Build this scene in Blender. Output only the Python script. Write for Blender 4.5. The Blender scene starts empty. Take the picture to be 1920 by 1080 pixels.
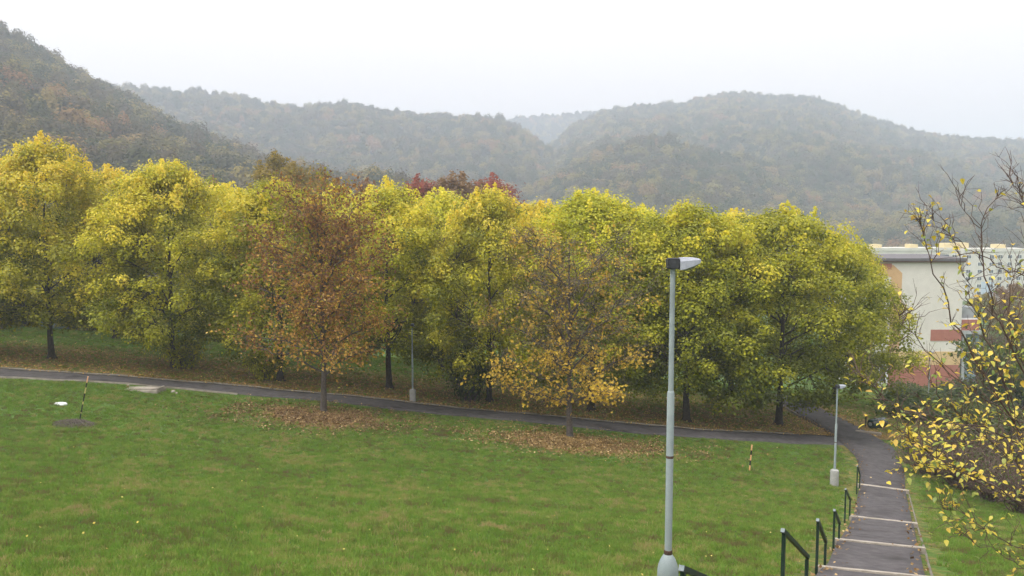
import bpy, math, random
import numpy as np
from mathutils import Vector, Matrix

# ------------------------------------------------------------------ camera, sky, sun, exposure
R = math.radians
sc = bpy.context.scene
col = sc.collection
F_PX = 1663.0                       # focal length in pixels of the 1920 wide photograph
PITCH = R(5.2)
cam_d = bpy.data.cameras.new('camera'); cam = bpy.data.objects.new('camera', cam_d); col.objects.link(cam)
cam_d.sensor_width = 36.0; cam_d.lens = 36.0 * F_PX / 1920.0
cam_d.clip_start = 0.1; cam_d.clip_end = 6000
cam.location = (0, 0, 0); cam.rotation_euler = (R(90) - PITCH, 0, 0)
sc.camera = cam

SUN_EL, SUN_AZ = R(56), R(-125)     # azimuth from +Y towards +X; high, behind the camera's left shoulder, behind cloud
w = bpy.data.worlds.new('World'); sc.world = w; w.use_nodes = True
nt = w.node_tree; nt.nodes.clear()
n_out = nt.nodes.new('ShaderNodeOutputWorld'); n_bg = nt.nodes.new('ShaderNodeBackground')
n_sky = nt.nodes.new('ShaderNodeTexSky'); n_sky.sky_type = 'NISHITA'; n_sky.sun_disc = False
n_sky.sun_elevation = SUN_EL; n_sky.sun_rotation = SUN_AZ
n_sky.air_density = 1.0; n_sky.dust_density = 6.0; n_sky.ozone_density = 1.0
n_hs = nt.nodes.new('ShaderNodeHueSaturation'); n_hs.inputs['Saturation'].default_value = 0.25
n_mix = nt.nodes.new('ShaderNodeMix'); n_mix.data_type = 'RGBA'; n_mix.inputs['Factor'].default_value = 0.8
n_tc = nt.nodes.new('ShaderNodeTexCoord'); n_sx = nt.nodes.new('ShaderNodeSeparateXYZ'); n_gr = nt.nodes.new('ShaderNodeMapRange')
n_gr.inputs['From Min'].default_value = 0.0; n_gr.inputs['From Max'].default_value = 1.0; n_gr.inputs['To Min'].default_value = 5.0; n_gr.inputs['To Max'].default_value = 14.0
n_cl = nt.nodes.new('ShaderNodeVectorMath'); n_cl.operation = 'SCALE'; n_cl.inputs[0].default_value = (1.05, 1.0, 1.015)   # even cloud cover, brighter overhead
nt.links.new(n_tc.outputs['Generated'], n_sx.inputs[0]); nt.links.new(n_sx.outputs['Z'], n_gr.inputs['Value']); nt.links.new(n_gr.outputs[0], n_cl.inputs['Scale'])
nt.links.new(n_cl.outputs[0], n_mix.inputs['B'])
n_bg.inputs['Strength'].default_value = 0.1
nt.links.new(n_sky.outputs[0], n_hs.inputs['Color']); nt.links.new(n_hs.outputs[0], n_mix.inputs['A'])
nt.links.new(n_mix.outputs['Result'], n_bg.inputs['Color']); nt.links.new(n_bg.outputs[0], n_out.inputs[0])

sun_d = bpy.data.lights.new('sun', 'SUN'); sun = bpy.data.objects.new('sun', sun_d); col.objects.link(sun)
sun_d.energy = 1.4; sun_d.angle = R(25); sun_d.color = (1.0, 0.96, 0.9)
sd = Vector((math.sin(SUN_AZ) * math.cos(SUN_EL), math.cos(SUN_AZ) * math.cos(SUN_EL), math.sin(SUN_EL)))
sun.rotation_euler = sd.to_track_quat('Z', 'Y').to_euler()

vs = sc.view_settings
vs.view_transform = 'Standard'; vs.look = 'None'; vs.exposure = 0.9; vs.gamma = 1.0; vs.use_curve_mapping = False
sc.render.engine = 'CYCLES'
cy = sc.cycles
cy.use_denoising = True; cy.max_bounces = 8; cy.diffuse_bounces = 4; cy.glossy_bounces = 2
cy.transmission_bounces = 4; cy.volume_bounces = 1; cy.transparent_max_bounces = 4
cy.use_adaptive_sampling = True; cy.adaptive_threshold = 0.03

# ------------------------------------------------------------------ helpers
RNG = np.random.default_rng(7)
CP, SP = math.cos(PITCH), math.sin(PITCH)

def ray(px, py):                    # view ray through a pixel of the photograph, scaled to unit depth along +Y
    u = (px - 960) / F_PX; v = (540 - py) / F_PX
    y = CP + v * SP; z = -SP + v * CP
    return u / y, z / y
def at(px, py, d):
    a, b = ray(px, py)
    return Vector((a * d, d, b * d))

_DY = np.array([-300, 0, 6, 9, 12.5, 17, 22, 30, 39, 49, 54, 70, 90, 105, 150, 300, 2500.])
_DD = np.array([-12, 1.7, 3.35, 4.45, 5.65, 7.25, 8.5, 10.7, 12.5, 13.2, 13.35, 14.3, 17.6, 20.3, 24, 36, 38.])
def ground_z(x, y):
    x = np.asarray(x, float); y = np.asarray(y, float)
    D = 0
    for o, k in ((-2.0, .2), (-1, .2), (0, .2), (1, .2), (2, .2)):
        D = D + k * np.interp(y + o * np.clip(y / 25, .3, 3), _DY, _DD)
    s = np.interp(y, [-5, 5, 12, 45, 75, 120, 250], [.1, .3, .5, 1, 1, .35, 0])
    xl = np.clip(x - 16 * np.clip(y, 0, 49) / 49, -75, 30)
    D = D + .087 * s * xl
    und = .05 * np.sin(x * .55 + 1.3 * np.sin(y * .31)) * np.sin(y * .42 + .9 * np.sin(x * .23)) + .02 * np.sin(x * 1.7 + y * 1.1) * np.sin(y * 1.9 - x * .6)
    return -D + und * np.interp(y, [0, 12, 60, 90], [0, 1, 1, 0])
def gz(x, y): return float(ground_z(x, y))
def G(px, py, lift=0.0):            # the point of the ground seen at a pixel
    a, b = ray(px, py)
    d = np.linspace(3, 140, 5000)
    f = b * d - ground_z(a * d, d) - lift
    i = int(np.argmax(f < 0)); 
    t = f[i - 1] / (f[i - 1] - f[i]); dd = d[i - 1] + t * (d[i] - d[i - 1])
    return Vector((a * dd, dd, gz(a * dd, dd)))

def mesh_np(name, V, F, mat=None, colors=None, smooth=False):
    """V (n,3); F: list of equal-length index arrays or one (m,k) array"""
    me = bpy.data.meshes.new(name)
    V = np.asarray(V, np.float32)
    if isinstance(F, np.ndarray):
        k = F.shape[1]; m = F.shape[0]
        me.vertices.add(len(V)); me.vertices.foreach_set('co', V.ravel())
        me.loops.add(m * k); me.loops.foreach_set('vertex_index', F.astype(np.int32).ravel())
        me.polygons.add(m); me.polygons.foreach_set('loop_start', np.arange(0, m * k, k, dtype=np.int32))
        me.update(calc_edges=True); me.validate()
    else:
        me.from_pydata([tuple(v) for v in V], [], [list(f) for f in F]); me.update()
    if colors is not None:
        a = me.color_attributes.new('col', 'FLOAT_COLOR', 'POINT')
        c = np.ones((len(V), 4), np.float32); c[:, :3] = colors
        a.data.foreach_set('color', c.ravel())
    if mat: me.materials.append(mat)
    if smooth:
        me.polygons.foreach_set('use_smooth', np.ones(len(me.polygons), bool))
    return me
def link(name, me, parent=None, loc=(0, 0, 0), **props):
    o = bpy.data.objects.new(name, me); col.objects.link(o)
    o.location = loc
    if parent is not None: o.parent = parent
    for k, v in props.items(): o[k] = v
    return o
def empty(name, loc, label, cat, group=None, rz=0, scale=1):
    o = bpy.data.objects.new(name, None); col.objects.link(o); o.empty_display_size = .2
    o.location = loc; o.rotation_euler = (0, 0, rz); o.scale = (scale,) * 3 if isinstance(scale, (int, float)) else scale
    o['label'] = label; o['category'] = cat
    if group: o['group'] = group
    return o

class MB:
    """collects boxes, tubes and lathes into one mesh"""
    def __init__(s): s.v = []; s.f = []
    def add(s, V, F):
        b = len(s.v); s.v += [tuple(map(float, p)) for p in V]; s.f += [[i + b for i in f] for f in F]; return s
    def box(s, x0, x1, y0, y1, z0, z1, M=None):
        P = [(x, y, z) for z in (z0, z1) for y in (y0, y1) for x in (x0, x1)]
        if M is not None: P = [M @ Vector(p) for p in P]
        return s.add(P, [(0, 2, 3, 1), (4, 5, 7, 6), (0, 1, 5, 4), (2, 6, 7, 3), (0, 4, 6, 2), (1, 3, 7, 5)])
    def tube(s, pts, rad, n=6, cap=True):
        pts = [Vector(p) for p in pts]; V = []; F = []
        up = None
        for i, p in enumerate(pts):
            t = (pts[min(i + 1, len(pts) - 1)] - pts[max(i - 1, 0)])
            t = t.normalized() if t.length > 1e-9 else Vector((0, 0, 1))
            if up is None:
                up = t.orthogonal().normalized()
            else:
                up = (up - t * up.dot(t)); up = up.normalized() if up.length > 1e-6 else t.orthogonal().normalized()
            b = t.cross(up)
            for k in range(n):
                a = 2 * math.pi * k / n
                V.append(p + (up * math.cos(a) + b * math.sin(a)) * rad[i])
        for i in range(len(pts) - 1):
            for k in range(n):
                k2 = (k + 1) % n
                F.append((i * n + k, i * n + k2, (i + 1) * n + k2, (i + 1) * n + k))
        if cap:
            F.append(tuple(range(n - 1, -1, -1))); F.append(tuple((len(pts) - 1) * n + k for k in range(n)))
        return s.add(V, F)
    def lathe(s, prof, n=16, M=None):
        V = []; F = []
        for r, z in prof:
            for k in range(n):
                a = 2 * math.pi * k / n; p = Vector((r * math.cos(a), r * math.sin(a), z))
                V.append(M @ p if M is not None else p)
        for i in range(len(prof) - 1):
            for k in range(n):
                k2 = (k + 1) % n; F.append((i * n + k, i * n + k2, (i + 1) * n + k2, (i + 1) * n + k))
        F.append(tuple(range(n - 1, -1, -1))); F.append(tuple((len(prof) - 1) * n + k for k in range(n)))
        return s.add(V, F)
    def mesh(s, name, mat, smooth=False, bevel=0):
        me = bpy.data.meshes.new(name); me.from_pydata(s.v, [], s.f); me.update()
        if bevel:
            import bmesh
            bm = bmesh.new(); bm.from_mesh(me)
            bmesh.ops.bevel(bm, geom=bm.edges[:], offset=bevel, segments=2, affect='EDGES', clamp_overlap=True)
            bm.to_mesh(me); bm.free()
        me.materials.append(mat)
        if smooth:
            me.polygons.foreach_set('use_smooth', np.ones(len(me.polygons), bool))
            try: me.set_sharp_from_angle(angle=R(40))
            except Exception: pass
        return me
    def build(s, name, mat, parent=None, loc=(0, 0, 0), smooth=False, bevel=0, **props):
        return link(name, s.mesh(name, mat, smooth, bevel), parent, loc, **props)

# ------------------------------------------------------------------ materials
def new_mat(name):
    m = bpy.data.materials.new(name); m.use_nodes = True
    t = m.node_tree; return m, t, t.nodes['Principled BSDF'], t.nodes['Material Output']
def N(t, kind, **kw):
    n = t.nodes.new(kind)
    for k, v in kw.items(): setattr(n, k, v)
    return n
def plain(name, c1, c2, scale=6.0, rough=.7, metallic=0, bump=0.0, detail=6, stain=None, spec=.3):
    m, t, p, o = new_mat(name)
    tc = N(t, 'ShaderNodeTexCoord'); ns = N(t, 'ShaderNodeTexNoise'); ns.inputs['Scale'].default_value = scale; ns.inputs['Detail'].default_value = detail
    ns.inputs['Roughness'].default_value = .65
    t.links.new(tc.outputs['Object'], ns.inputs['Vector'])
    r = N(t, 'ShaderNodeValToRGB'); r.color_ramp.elements[0].position = .35; r.color_ramp.elements[1].position = .68
    r.color_ramp.elements[0].color = (*c1, 1); r.color_ramp.elements[1].color = (*c2, 1)
    t.links.new(ns.outputs['Fac'], r.inputs['Fac'])
    src = r.outputs['Color']
    if stain:
        n2 = N(t, 'ShaderNodeTexNoise'); n2.inputs['Scale'].default_value = scale * .27; n2.inputs['Detail'].default_value = 8
        t.links.new(tc.outputs['Object'], n2.inputs['Vector'])
        r2 = N(t, 'ShaderNodeValToRGB'); r2.color_ramp.elements[0].position = .55; r2.color_ramp.elements[1].position = .72
        t.links.new(n2.outputs['Fac'], r2.inputs['Fac'])
        mx = N(t, 'ShaderNodeMix', data_type='RGBA'); t.links.new(r2.outputs['Color'], mx.inputs['Factor'])
        t.links.new(src, mx.inputs['A']); mx.inputs['B'].default_value = (*stain, 1); src = mx.outputs['Result']
    t.links.new(src, p.inputs['Base Color'])
    p.inputs['Roughness'].default_value = rough; p.inputs['Metallic'].default_value = metallic
    p.inputs['Specular IOR Level'].default_value = spec
    if bump:
        b = N(t, 'ShaderNodeBump'); b.inputs['Strength'].default_value = bump; b.inputs['Distance'].default_value = .02
        t.links.new(ns.outputs['Fac'], b.inputs['Height']); t.links.new(b.outputs[0], p.inputs['Normal'])
    return m
def leaf_mat(name, transl=.5, vary=.022, gloss=.12):
    """colour of each leaf from the mesh attribute, a little hue shift from tree to tree"""
    m, t, p, o = new_mat(name); t.nodes.remove(p)
    at_ = N(t, 'ShaderNodeAttribute', attribute_name='col')
    oi = N(t, 'ShaderNodeObjectInfo'); hs = N(t, 'ShaderNodeHueSaturation')
    mr = N(t, 'ShaderNodeMapRange'); mr.inputs['To Min'].default_value = .5 - vary * .5; mr.inputs['To Max'].default_value = .5 + vary * .5
    t.links.new(oi.outputs['Random'], mr.inputs['Value']); t.links.new(mr.outputs[0], hs.inputs['Hue'])
    t.links.new(at_.outputs['Color'], hs.inputs['Color'])
    d = N(t, 'ShaderNodeBsdfDiffuse'); tr = N(t, 'ShaderNodeBsdfTranslucent'); mx = N(t, 'ShaderNodeMixShader'); mx.inputs[0].default_value = transl
    t.links.new(hs.outputs[0], d.inputs[0]); t.links.new(hs.outputs[0], tr.inputs[0])
    t.links.new(d.outputs[0], mx.inputs[1]); t.links.new(tr.outputs[0], mx.inputs[2])
    g = N(t, 'ShaderNodeBsdfGlossy'); g.inputs['Roughness'].default_value = .55; g.inputs['Color'].default_value = (.8, .8, .8, 1)
    lw = N(t, 'ShaderNodeLayerWeight'); lw.inputs['Blend'].default_value = .25
    mm = N(t, 'ShaderNodeMath', operation='MULTIPLY'); mm.inputs[1].default_value = gloss * .3
    t.links.new(lw.outputs['Fresnel'], mm.inputs[0])
    m2 = N(t, 'ShaderNodeMixShader'); t.links.new(mm.outputs[0], m2.inputs[0]); t.links.new(mx.outputs[0], m2.inputs[1]); t.links.new(g.outputs[0], m2.inputs[2])
    t.links.new(m2.outputs[0], o.inputs['Surface'])
    return m

M = {}
M['bark'] = plain('bark', (.030, .023, .017), (.075, .060, .045), 9, .9, bump=.5)
M['bark_grey'] = plain('bark_grey', (.055, .045, .038), (.12, .10, .085), 9, .9, bump=.5)
M['twig'] = plain('twig', (.07, .045, .036), (.15, .10, .08), 14, .8)
M['leaf'] = leaf_mat('leaf')
M['leaf_litter'] = leaf_mat('leaf_litter', .1, 0)
M['asphalt'] = plain('asphalt', (.054, .049, .050), (.100, .091, .091), 3.2, .9, bump=.25, detail=12, stain=(.036, .032, .031))
M['concrete'] = plain('concrete', (.25, .22, .18), (.40, .36, .30), 5, .9, bump=.2, detail=10, stain=(.20, .18, .14))
M['kerb'] = plain('kerb', (.13, .115, .09), (.22, .20, .16), 3, .9, bump=.2, detail=10, stain=(.09, .08, .055))
M['lamp_paint'] = plain('lamp_paint', (.23, .275, .28), (.30, .345, .345), 3, .5, stain=(.17, .20, .20))
M['rust'] = plain('rust', (.05, .03, .022), (.12, .07, .05), 40, .9)
M['lamp_shell'] = plain('lamp_shell', (.30, .32, .37), (.38, .40, .45), 8, .4)
M['lamp_dark'] = plain('lamp_dark', (.028, .030, .034), (.05, .052, .056), 20, .6)
M['lens'] = plain('lens', (.20, .22, .19), (.28, .29, .25), 20, .25, spec=.5)
M['rail_green'] = plain('rail_green', (.010, .024, .018), (.022, .042, .030), 12, .45, stain=(.03, .035, .022))
M['rail_cap'] = plain('rail_cap', (.17, .21, .22), (.26, .30, .31), 20, .5)
M['pole_black'] = plain('pole_black', (.012, .012, .013), (.03, .028, .026), 20, .7)
M['pole_orange'] = plain('pole_orange', (.66, .33, .15), (.80, .46, .24), 20, .7)
M['pole_yellow'] = plain('pole_yellow', (.50, .42, .16), (.66, .54, .24), 20, .7)

# ground: grass colours, leaf litter where the mesh attribute says so
def ground_mat():
    m, t, p, o = new_mat('grass_ground')
    tc = N(t, 'ShaderNodeTexCoord')
    def noise(sc_, det=8, ro=.6):
        n = N(t, 'ShaderNodeTexNoise'); n.inputs['Scale'].default_value = sc_; n.inputs['Detail'].default_value = det; n.inputs['Roughness'].default_value = ro
        t.links.new(tc.outputs['Object'], n.inputs['Vector']); return n
    def ramp(src, stops):
        r = N(t, 'ShaderNodeValToRGB'); e = r.color_ramp.elements
        while len(e) < len(stops): e.new(.5)
        for k, (pp, c) in enumerate(stops): e[k].position = pp; e[k].color = (*c, 1)
        t.links.new(src, r.inputs['Fac']); return r
    a = ramp(noise(.33).outputs['Fac'], [(.30, (.085, .085, .028)), (.44, (.075, .115, .024)), (.60, (.075, .140, .026)), (.8, (.115, .115, .04))])
    b = ramp(noise(6, 10).outputs['Fac'], [(.3, (.55, .55, .5)), (.7, (1.3, 1.3, 1.25))])
    mx = N(t, 'ShaderNodeMix', data_type='RGBA', blend_type='MULTIPLY'); mx.inputs['Factor'].default_value = 1
    t.links.new(a.outputs[0], mx.inputs['A']); t.links.new(b.outputs[0], mx.inputs['B'])
    lit = ramp(noise(7, 10, .7).outputs['Fac'], [(.33, (.12, .088, .036)), (.5, (.23, .155, .060)), (.68, (.36, .25, .10))])
    atn = N(t, 'ShaderNodeAttribute', attribute_name='litter')
    nn = noise(2.2, 10, .75)
    ad = N(t, 'ShaderNodeMath', operation='ADD'); t.links.new(atn.outputs['Fac'], ad.inputs[0]); t.links.new(nn.outputs['Fac'], ad.inputs[1])
    rr = ramp(ad.outputs[0], [(.80, (0, 0, 0)), (1.0, (1, 1, 1))])
    m2 = N(t, 'ShaderNodeMix', data_type='RGBA'); t.links.new(rr.outputs[0], m2.inputs['Factor'])
    t.links.new(mx.outputs['Result'], m2.inputs['A']); t.links.new(lit.outputs[0], m2.inputs['B'])
    t.links.new(m2.outputs['Result'], p.inputs['Base Color']); p.inputs['Roughness'].default_value = .95; p.inputs['Specular IOR Level'].default_value = .1
    bp = N(t, 'ShaderNodeBump'); bp.inputs['Strength'].default_value = .6; bp.inputs['Distance'].default_value = .05
    t.links.new(noise(14, 10, .7).outputs['Fac'], bp.inputs['Height']); t.links.new(bp.outputs[0], p.inputs['Normal'])
    return m
M['ground'] = ground_mat()
def blade_mat():
    m, t, p, o = new_mat('grass_blade'); t.nodes.remove(p)
    tc = N(t, 'ShaderNodeTexCoord'); ge = N(t, 'ShaderNodeObjectInfo')
    n = N(t, 'ShaderNodeTexNoise'); n.inputs['Scale'].default_value = .42; n.inputs['Detail'].default_value = 8; n.inputs['Roughness'].default_value = .7
    t.links.new(ge.outputs['Location'], n.inputs['Vector'])
    ad = N(t, 'ShaderNodeMath', operation='MULTIPLY_ADD'); ad.inputs[1].default_value = .16
    ct = N(t, 'ShaderNodeMapRange'); ct.clamp = False; ct.inputs['From Min'].default_value = .36; ct.inputs['From Max'].default_value = .64; ct.inputs['To Min'].default_value = .22; ct.inputs['To Max'].default_value = .80
    nf = N(t, 'ShaderNodeTexNoise'); nf.inputs['Scale'].default_value = 2.8; nf.inputs['Detail'].default_value = 5; nf.inputs['Roughness'].default_value = .7
    t.links.new(ge.outputs['Location'], nf.inputs['Vector'])
    mxn = N(t, 'ShaderNodeMath', operation='MULTIPLY_ADD'); mxn.inputs[1].default_value = .85; t.links.new(nf.outputs['Fac'], mxn.inputs[0])
    hf = N(t, 'ShaderNodeMath', operation='MULTIPLY_ADD'); hf.inputs[1].default_value = .75; hf.inputs[2].default_value = -.30; t.links.new(n.outputs['Fac'], hf.inputs[0]); t.links.new(hf.outputs[0], mxn.inputs[2])
    t.links.new(mxn.outputs[0], ct.inputs['Value'])
    t.links.new(ge.outputs['Random'], ad.inputs[0]); t.links.new(ct.outputs[0], ad.inputs[2])
    r = N(t, 'ShaderNodeValToRGB'); e = r.color_ramp.elements
    st = [(.24, (.180, .140, .068)), (.39, (.170, .185, .052)), (.53, (.145, .255, .042)), (.66, (.190, .295, .052)), (.79, (.270, .290, .080)), (.90, (.34, .275, .12))]
    while len(e) < len(st): e.new(.5)
    for k, (pp, c) in enumerate(st): e[k].position = pp; e[k].color = (*c, 1)
    t.links.new(ad.outputs[0], r.inputs['Fac'])
    d = N(t, 'ShaderNodeBsdfDiffuse'); tr = N(t, 'ShaderNodeBsdfTranslucent'); mx = N(t, 'ShaderNodeMixShader'); mx.inputs[0].default_value = .35
    t.links.new(r.outputs[0], d.inputs[0]); t.links.new(r.outputs[0], tr.inputs[0])
    t.links.new(d.outputs[0], mx.inputs[1]); t.links.new(tr.outputs[0], mx.inputs[2]); t.links.new(mx.outputs[0], o.inputs['Surface'])
    return m
M['blade'] = blade_mat()
def forest_mat():
    m, t, p, o = new_mat('forest_foliage')
    oi = N(t, 'ShaderNodeObjectInfo'); n = N(t, 'ShaderNodeTexNoise'); n.inputs['Scale'].default_value = .012; n.inputs['Detail'].default_value = 4
    t.links.new(oi.outputs['Location'], n.inputs['Vector'])
    ad = N(t, 'ShaderNodeMath', operation='MULTIPLY_ADD'); ad.inputs[1].default_value = .80
    t.links.new(oi.outputs['Random'], ad.inputs[0])
    sb = N(t, 'ShaderNodeMath', operation='MULTIPLY_ADD'); sb.inputs[1].default_value = .9; sb.inputs[2].default_value = -.36
    t.links.new(n.outputs['Fac'], sb.inputs[0]); t.links.new(sb.outputs[0], ad.inputs[2])
    r = N(t, 'ShaderNodeValToRGB'); e = r.color_ramp.elements
    st = [(.08, (.068, .082, .040)), (.28, (.095, .100, .048)), (.42, (.122, .104, .062)), (.56, (.140, .112, .070)), (.68, (.185, .165, .062)), (.80, (.28, .23, .075)), (.92, (.29, .17, .085))]
    while len(e) < len(st): e.new(.5)
    for k, (pp, c) in enumerate(st): e[k].position = pp; e[k].color = (*c, 1)
    t.links.new(ad.outputs[0], r.inputs['Fac']); t.nodes.remove(p)
    d = N(t, 'ShaderNodeBsdfDiffuse'); tr = N(t, 'ShaderNodeBsdfTranslucent'); mx = N(t, 'ShaderNodeMixShader'); mx.inputs[0].default_value = .4
    t.links.new(r.outputs[0], d.inputs[0]); t.links.new(r.outputs[0], tr.inputs[0]); t.links.new(d.outputs[0], mx.inputs[1]); t.links.new(tr.outputs[0], mx.inputs[2]); t.links.new(mx.outputs[0], o.inputs['Surface'])
    return m
M['forest'] = forest_mat()
M['hill'] = plain('hill_soil', (.06, .06, .032), (.09, .075, .042), .05, .95)

# ------------------------------------------------------------------ leaves and scatter
def leaf_cloud(name, P, Nn, size, colr, mat, aspect=.8, fold=.18, rng=RNG, droop=.15):
    n = len(P)
    Nn = Nn / (np.linalg.norm(Nn, axis=1, keepdims=True) + 1e-9)
    rv = rng.normal(size=(n, 3)); d = rv - Nn * (rv * Nn).sum(1, keepdims=True); d /= np.linalg.norm(d, axis=1, keepdims=True) + 1e-9
    s = np.cross(Nn, d); L = size[:, None]
    base = P - d * L * .5; tip = P + d * L * .5 - Nn * L * droop
    mid = P + Nn * L * fold * 0 - d * L * .06
    a = mid + s * L * aspect * .5 - Nn * L * fold; b = mid - s * L * aspect * .5 - Nn * L * fold
    V = np.stack([base, a, tip, b], 1).reshape(-1, 3)
    Fq = np.arange(n * 4).reshape(-1, 4)
    return mesh_np(name, V, Fq, mat, np.repeat(colr, 4, 0))
def mixcol(stops, t):
    t = np.clip(t, 0, 1); xs = [s[0] for s in stops]
    return np.stack([np.interp(t, xs, [s[1][k] for s in stops]) for k in range(3)], 1)
def scatter(name, base_me, sources, density, smin, smax, seed, attr=None, tilt=.12, **props):
    """instances of the source meshes over a surface, by geometry nodes"""
    c = bpy.data.collections.new(name + '_sources')
    for i, me in enumerate(sources):
        c.objects.link(bpy.data.objects.new(name + '_source', me))
    o = link(name, base_me, **props)
    g = bpy.data.node_groups.new(name + '_nodes', 'GeometryNodeTree')
    g.interface.new_socket('Geometry', in_out='INPUT', socket_type='NodeSocketGeometry')
    g.interface.new_socket('Geometry', in_out='OUTPUT', socket_type='NodeSocketGeometry')
    gi = g.nodes.new('NodeGroupInput'); go = g.nodes.new('NodeGroupOutput')
    dp = g.nodes.new('GeometryNodeDistributePointsOnFaces'); dp.inputs['Density'].default_value = density; dp.inputs['Seed'].default_value = seed
    if attr:
        na = g.nodes.new('GeometryNodeInputNamedAttribute'); na.data_type = 'FLOAT'; na.inputs['Name'].default_value = attr
        mu = g.nodes.new('ShaderNodeMath'); mu.operation = 'MULTIPLY'; mu.inputs[1].default_value = density
        g.links.new(na.outputs['Attribute'], mu.inputs[0]); g.links.new(mu.outputs[0], dp.inputs['Density'])
    ci = g.nodes.new('GeometryNodeCollectionInfo'); ci.inputs['Collection'].default_value = c
    ci.inputs['Separate Children'].default_value = True; ci.inputs['Reset Children'].default_value = True
    ip = g.nodes.new('GeometryNodeInstanceOnPoints'); ip.inputs['Pick Instance'].default_value = True
    rr = g.nodes.new('FunctionNodeRandomValue'); rr.data_type = 'FLOAT_VECTOR'
    rr.inputs[0].default_value = (-tilt, -tilt, 0); rr.inputs[1].default_value = (tilt, tilt, 6.2832); rr.inputs['Seed'].default_value = seed + 1
    rs = g.nodes.new('FunctionNodeRandomValue'); rs.data_type = 'FLOAT_VECTOR'
    rs.inputs[0].default_value = (smin, smin, smin * .85); rs.inputs[1].default_value = (smax, smax, smax * 1.1); rs.inputs['Seed'].default_value = seed + 2
    g.links.new(gi.outputs[0], dp.inputs['Mesh']); g.links.new(dp.outputs['Points'], ip.inputs['Points'])
    g.links.new(ci.outputs[0], ip.inputs['Instance']); g.links.new(rr.outputs[0], ip.inputs['Rotation']); g.links.new(rs.outputs[0], ip.inputs['Scale'])
    g.links.new(ip.outputs[0], go.inputs[0])
    md = o.modifiers.new('scatter', 'NODES'); md.node_group = g
    return o

# ------------------------------------------------------------------ paths in plan (needed for the litter and grass masks)
cross_px = [(-260, 683), (-120, 690), (0, 698), (150, 707), (300, 718), (450, 731), (600, 745), (750, 761), (900, 776), (1050, 790), (1200, 804), (1350, 816), (1470, 823), (1560, 826), (1640, 826)]
cross_c = np.array([G(*p)[:2] for p in cross_px])
def smooth_line(P, step):
    P = np.asarray(P, float)
    t = np.concatenate([[0], np.cumsum(np.linalg.norm(np.diff(P, axis=0), axis=1))])
    n = max(2, int(t[-1] / step)); u = np.linspace(0, t[-1], n)
    Q = np.stack([np.interp(u, t, P[:, k]) for k in range(P.shape[1])], 1)
    k = max(1, int(2.0 / step))
    for _ in range(2):
        pad = np.concatenate([np.repeat(Q[:1], k, 0), Q, np.repeat(Q[-1:], k, 0)])
        S = np.stack([np.convolve(pad[:, j], np.ones(2 * k + 1) / (2 * k + 1), 'valid') for j in range(Q.shape[1])], 1)
        S[0] = Q[0]; S[-1] = Q[-1]; Q = S
    return Q
cross_c = smooth_line(cross_c, .5)
CROSS_W = 1.15
# stepped path: left and right edge, then the bend beyond the junction
L_px = [(1536, 1066), (1569, 1012), (1600, 968), (1612, 911), (1622, 880), (1622, 858)]
R_px = [(1742, 1080), (1724, 1025), (1712, 978), (1696, 918), (1690, 884), (1672, 852)]
Lp = [G(*p, .13)[:2] for p in L_px]; Rp = [G(*p, .13)[:2] for p in R_px]
mid = [(np.array(a) + np.array(b)) / 2 for a, b in zip(Lp, Rp)]
dir0 = mid[1] - mid[0]; dir0 /= np.linalg.norm(dir0)
STEP_C = np.array([mid[0] - dir0 * k for k in (18, 13.5, 9, 4.5)] + mid[:4])   # step edges, four of them in view
far_px = [(1618, 826), (1580, 806), (1545, 787), (1510, 768), (1480, 752), (1455, 741)]
main_c = smooth_line(np.array(list(STEP_C) + [mid[4], mid[5]] + [np.array(G(*p)[:2]) for p in far_px]), .5)
def path_w(y): return np.interp(y, [0, 22, 40, 46, 50, 60, 80], [.93, .93, .96, 1.12, 1.45, 1.45, 1.45])
def line_dist(x, y, Lc):
    d = np.full(np.shape(x), 1e9)
    for q in Lc[::2]: d = np.minimum(d, np.hypot(x - q[0], y - q[1]))
    return d

# positions of the trees standing in the park: pixel of the foot, pixel row of the top
row_px = [(-118, 664, 285), (97, 672, 262), (325, 690, 302), (525, 714, 338), (730, 728, 345), (917, 752, 352), (1108, 770, 358), (1287, 790, 382), (1460, 796, 388)]
row_pos = [G(x, y) for x, y, _ in row_px]
brown_pos = G(607, 772); gold_pos = G(1068, 820)

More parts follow.
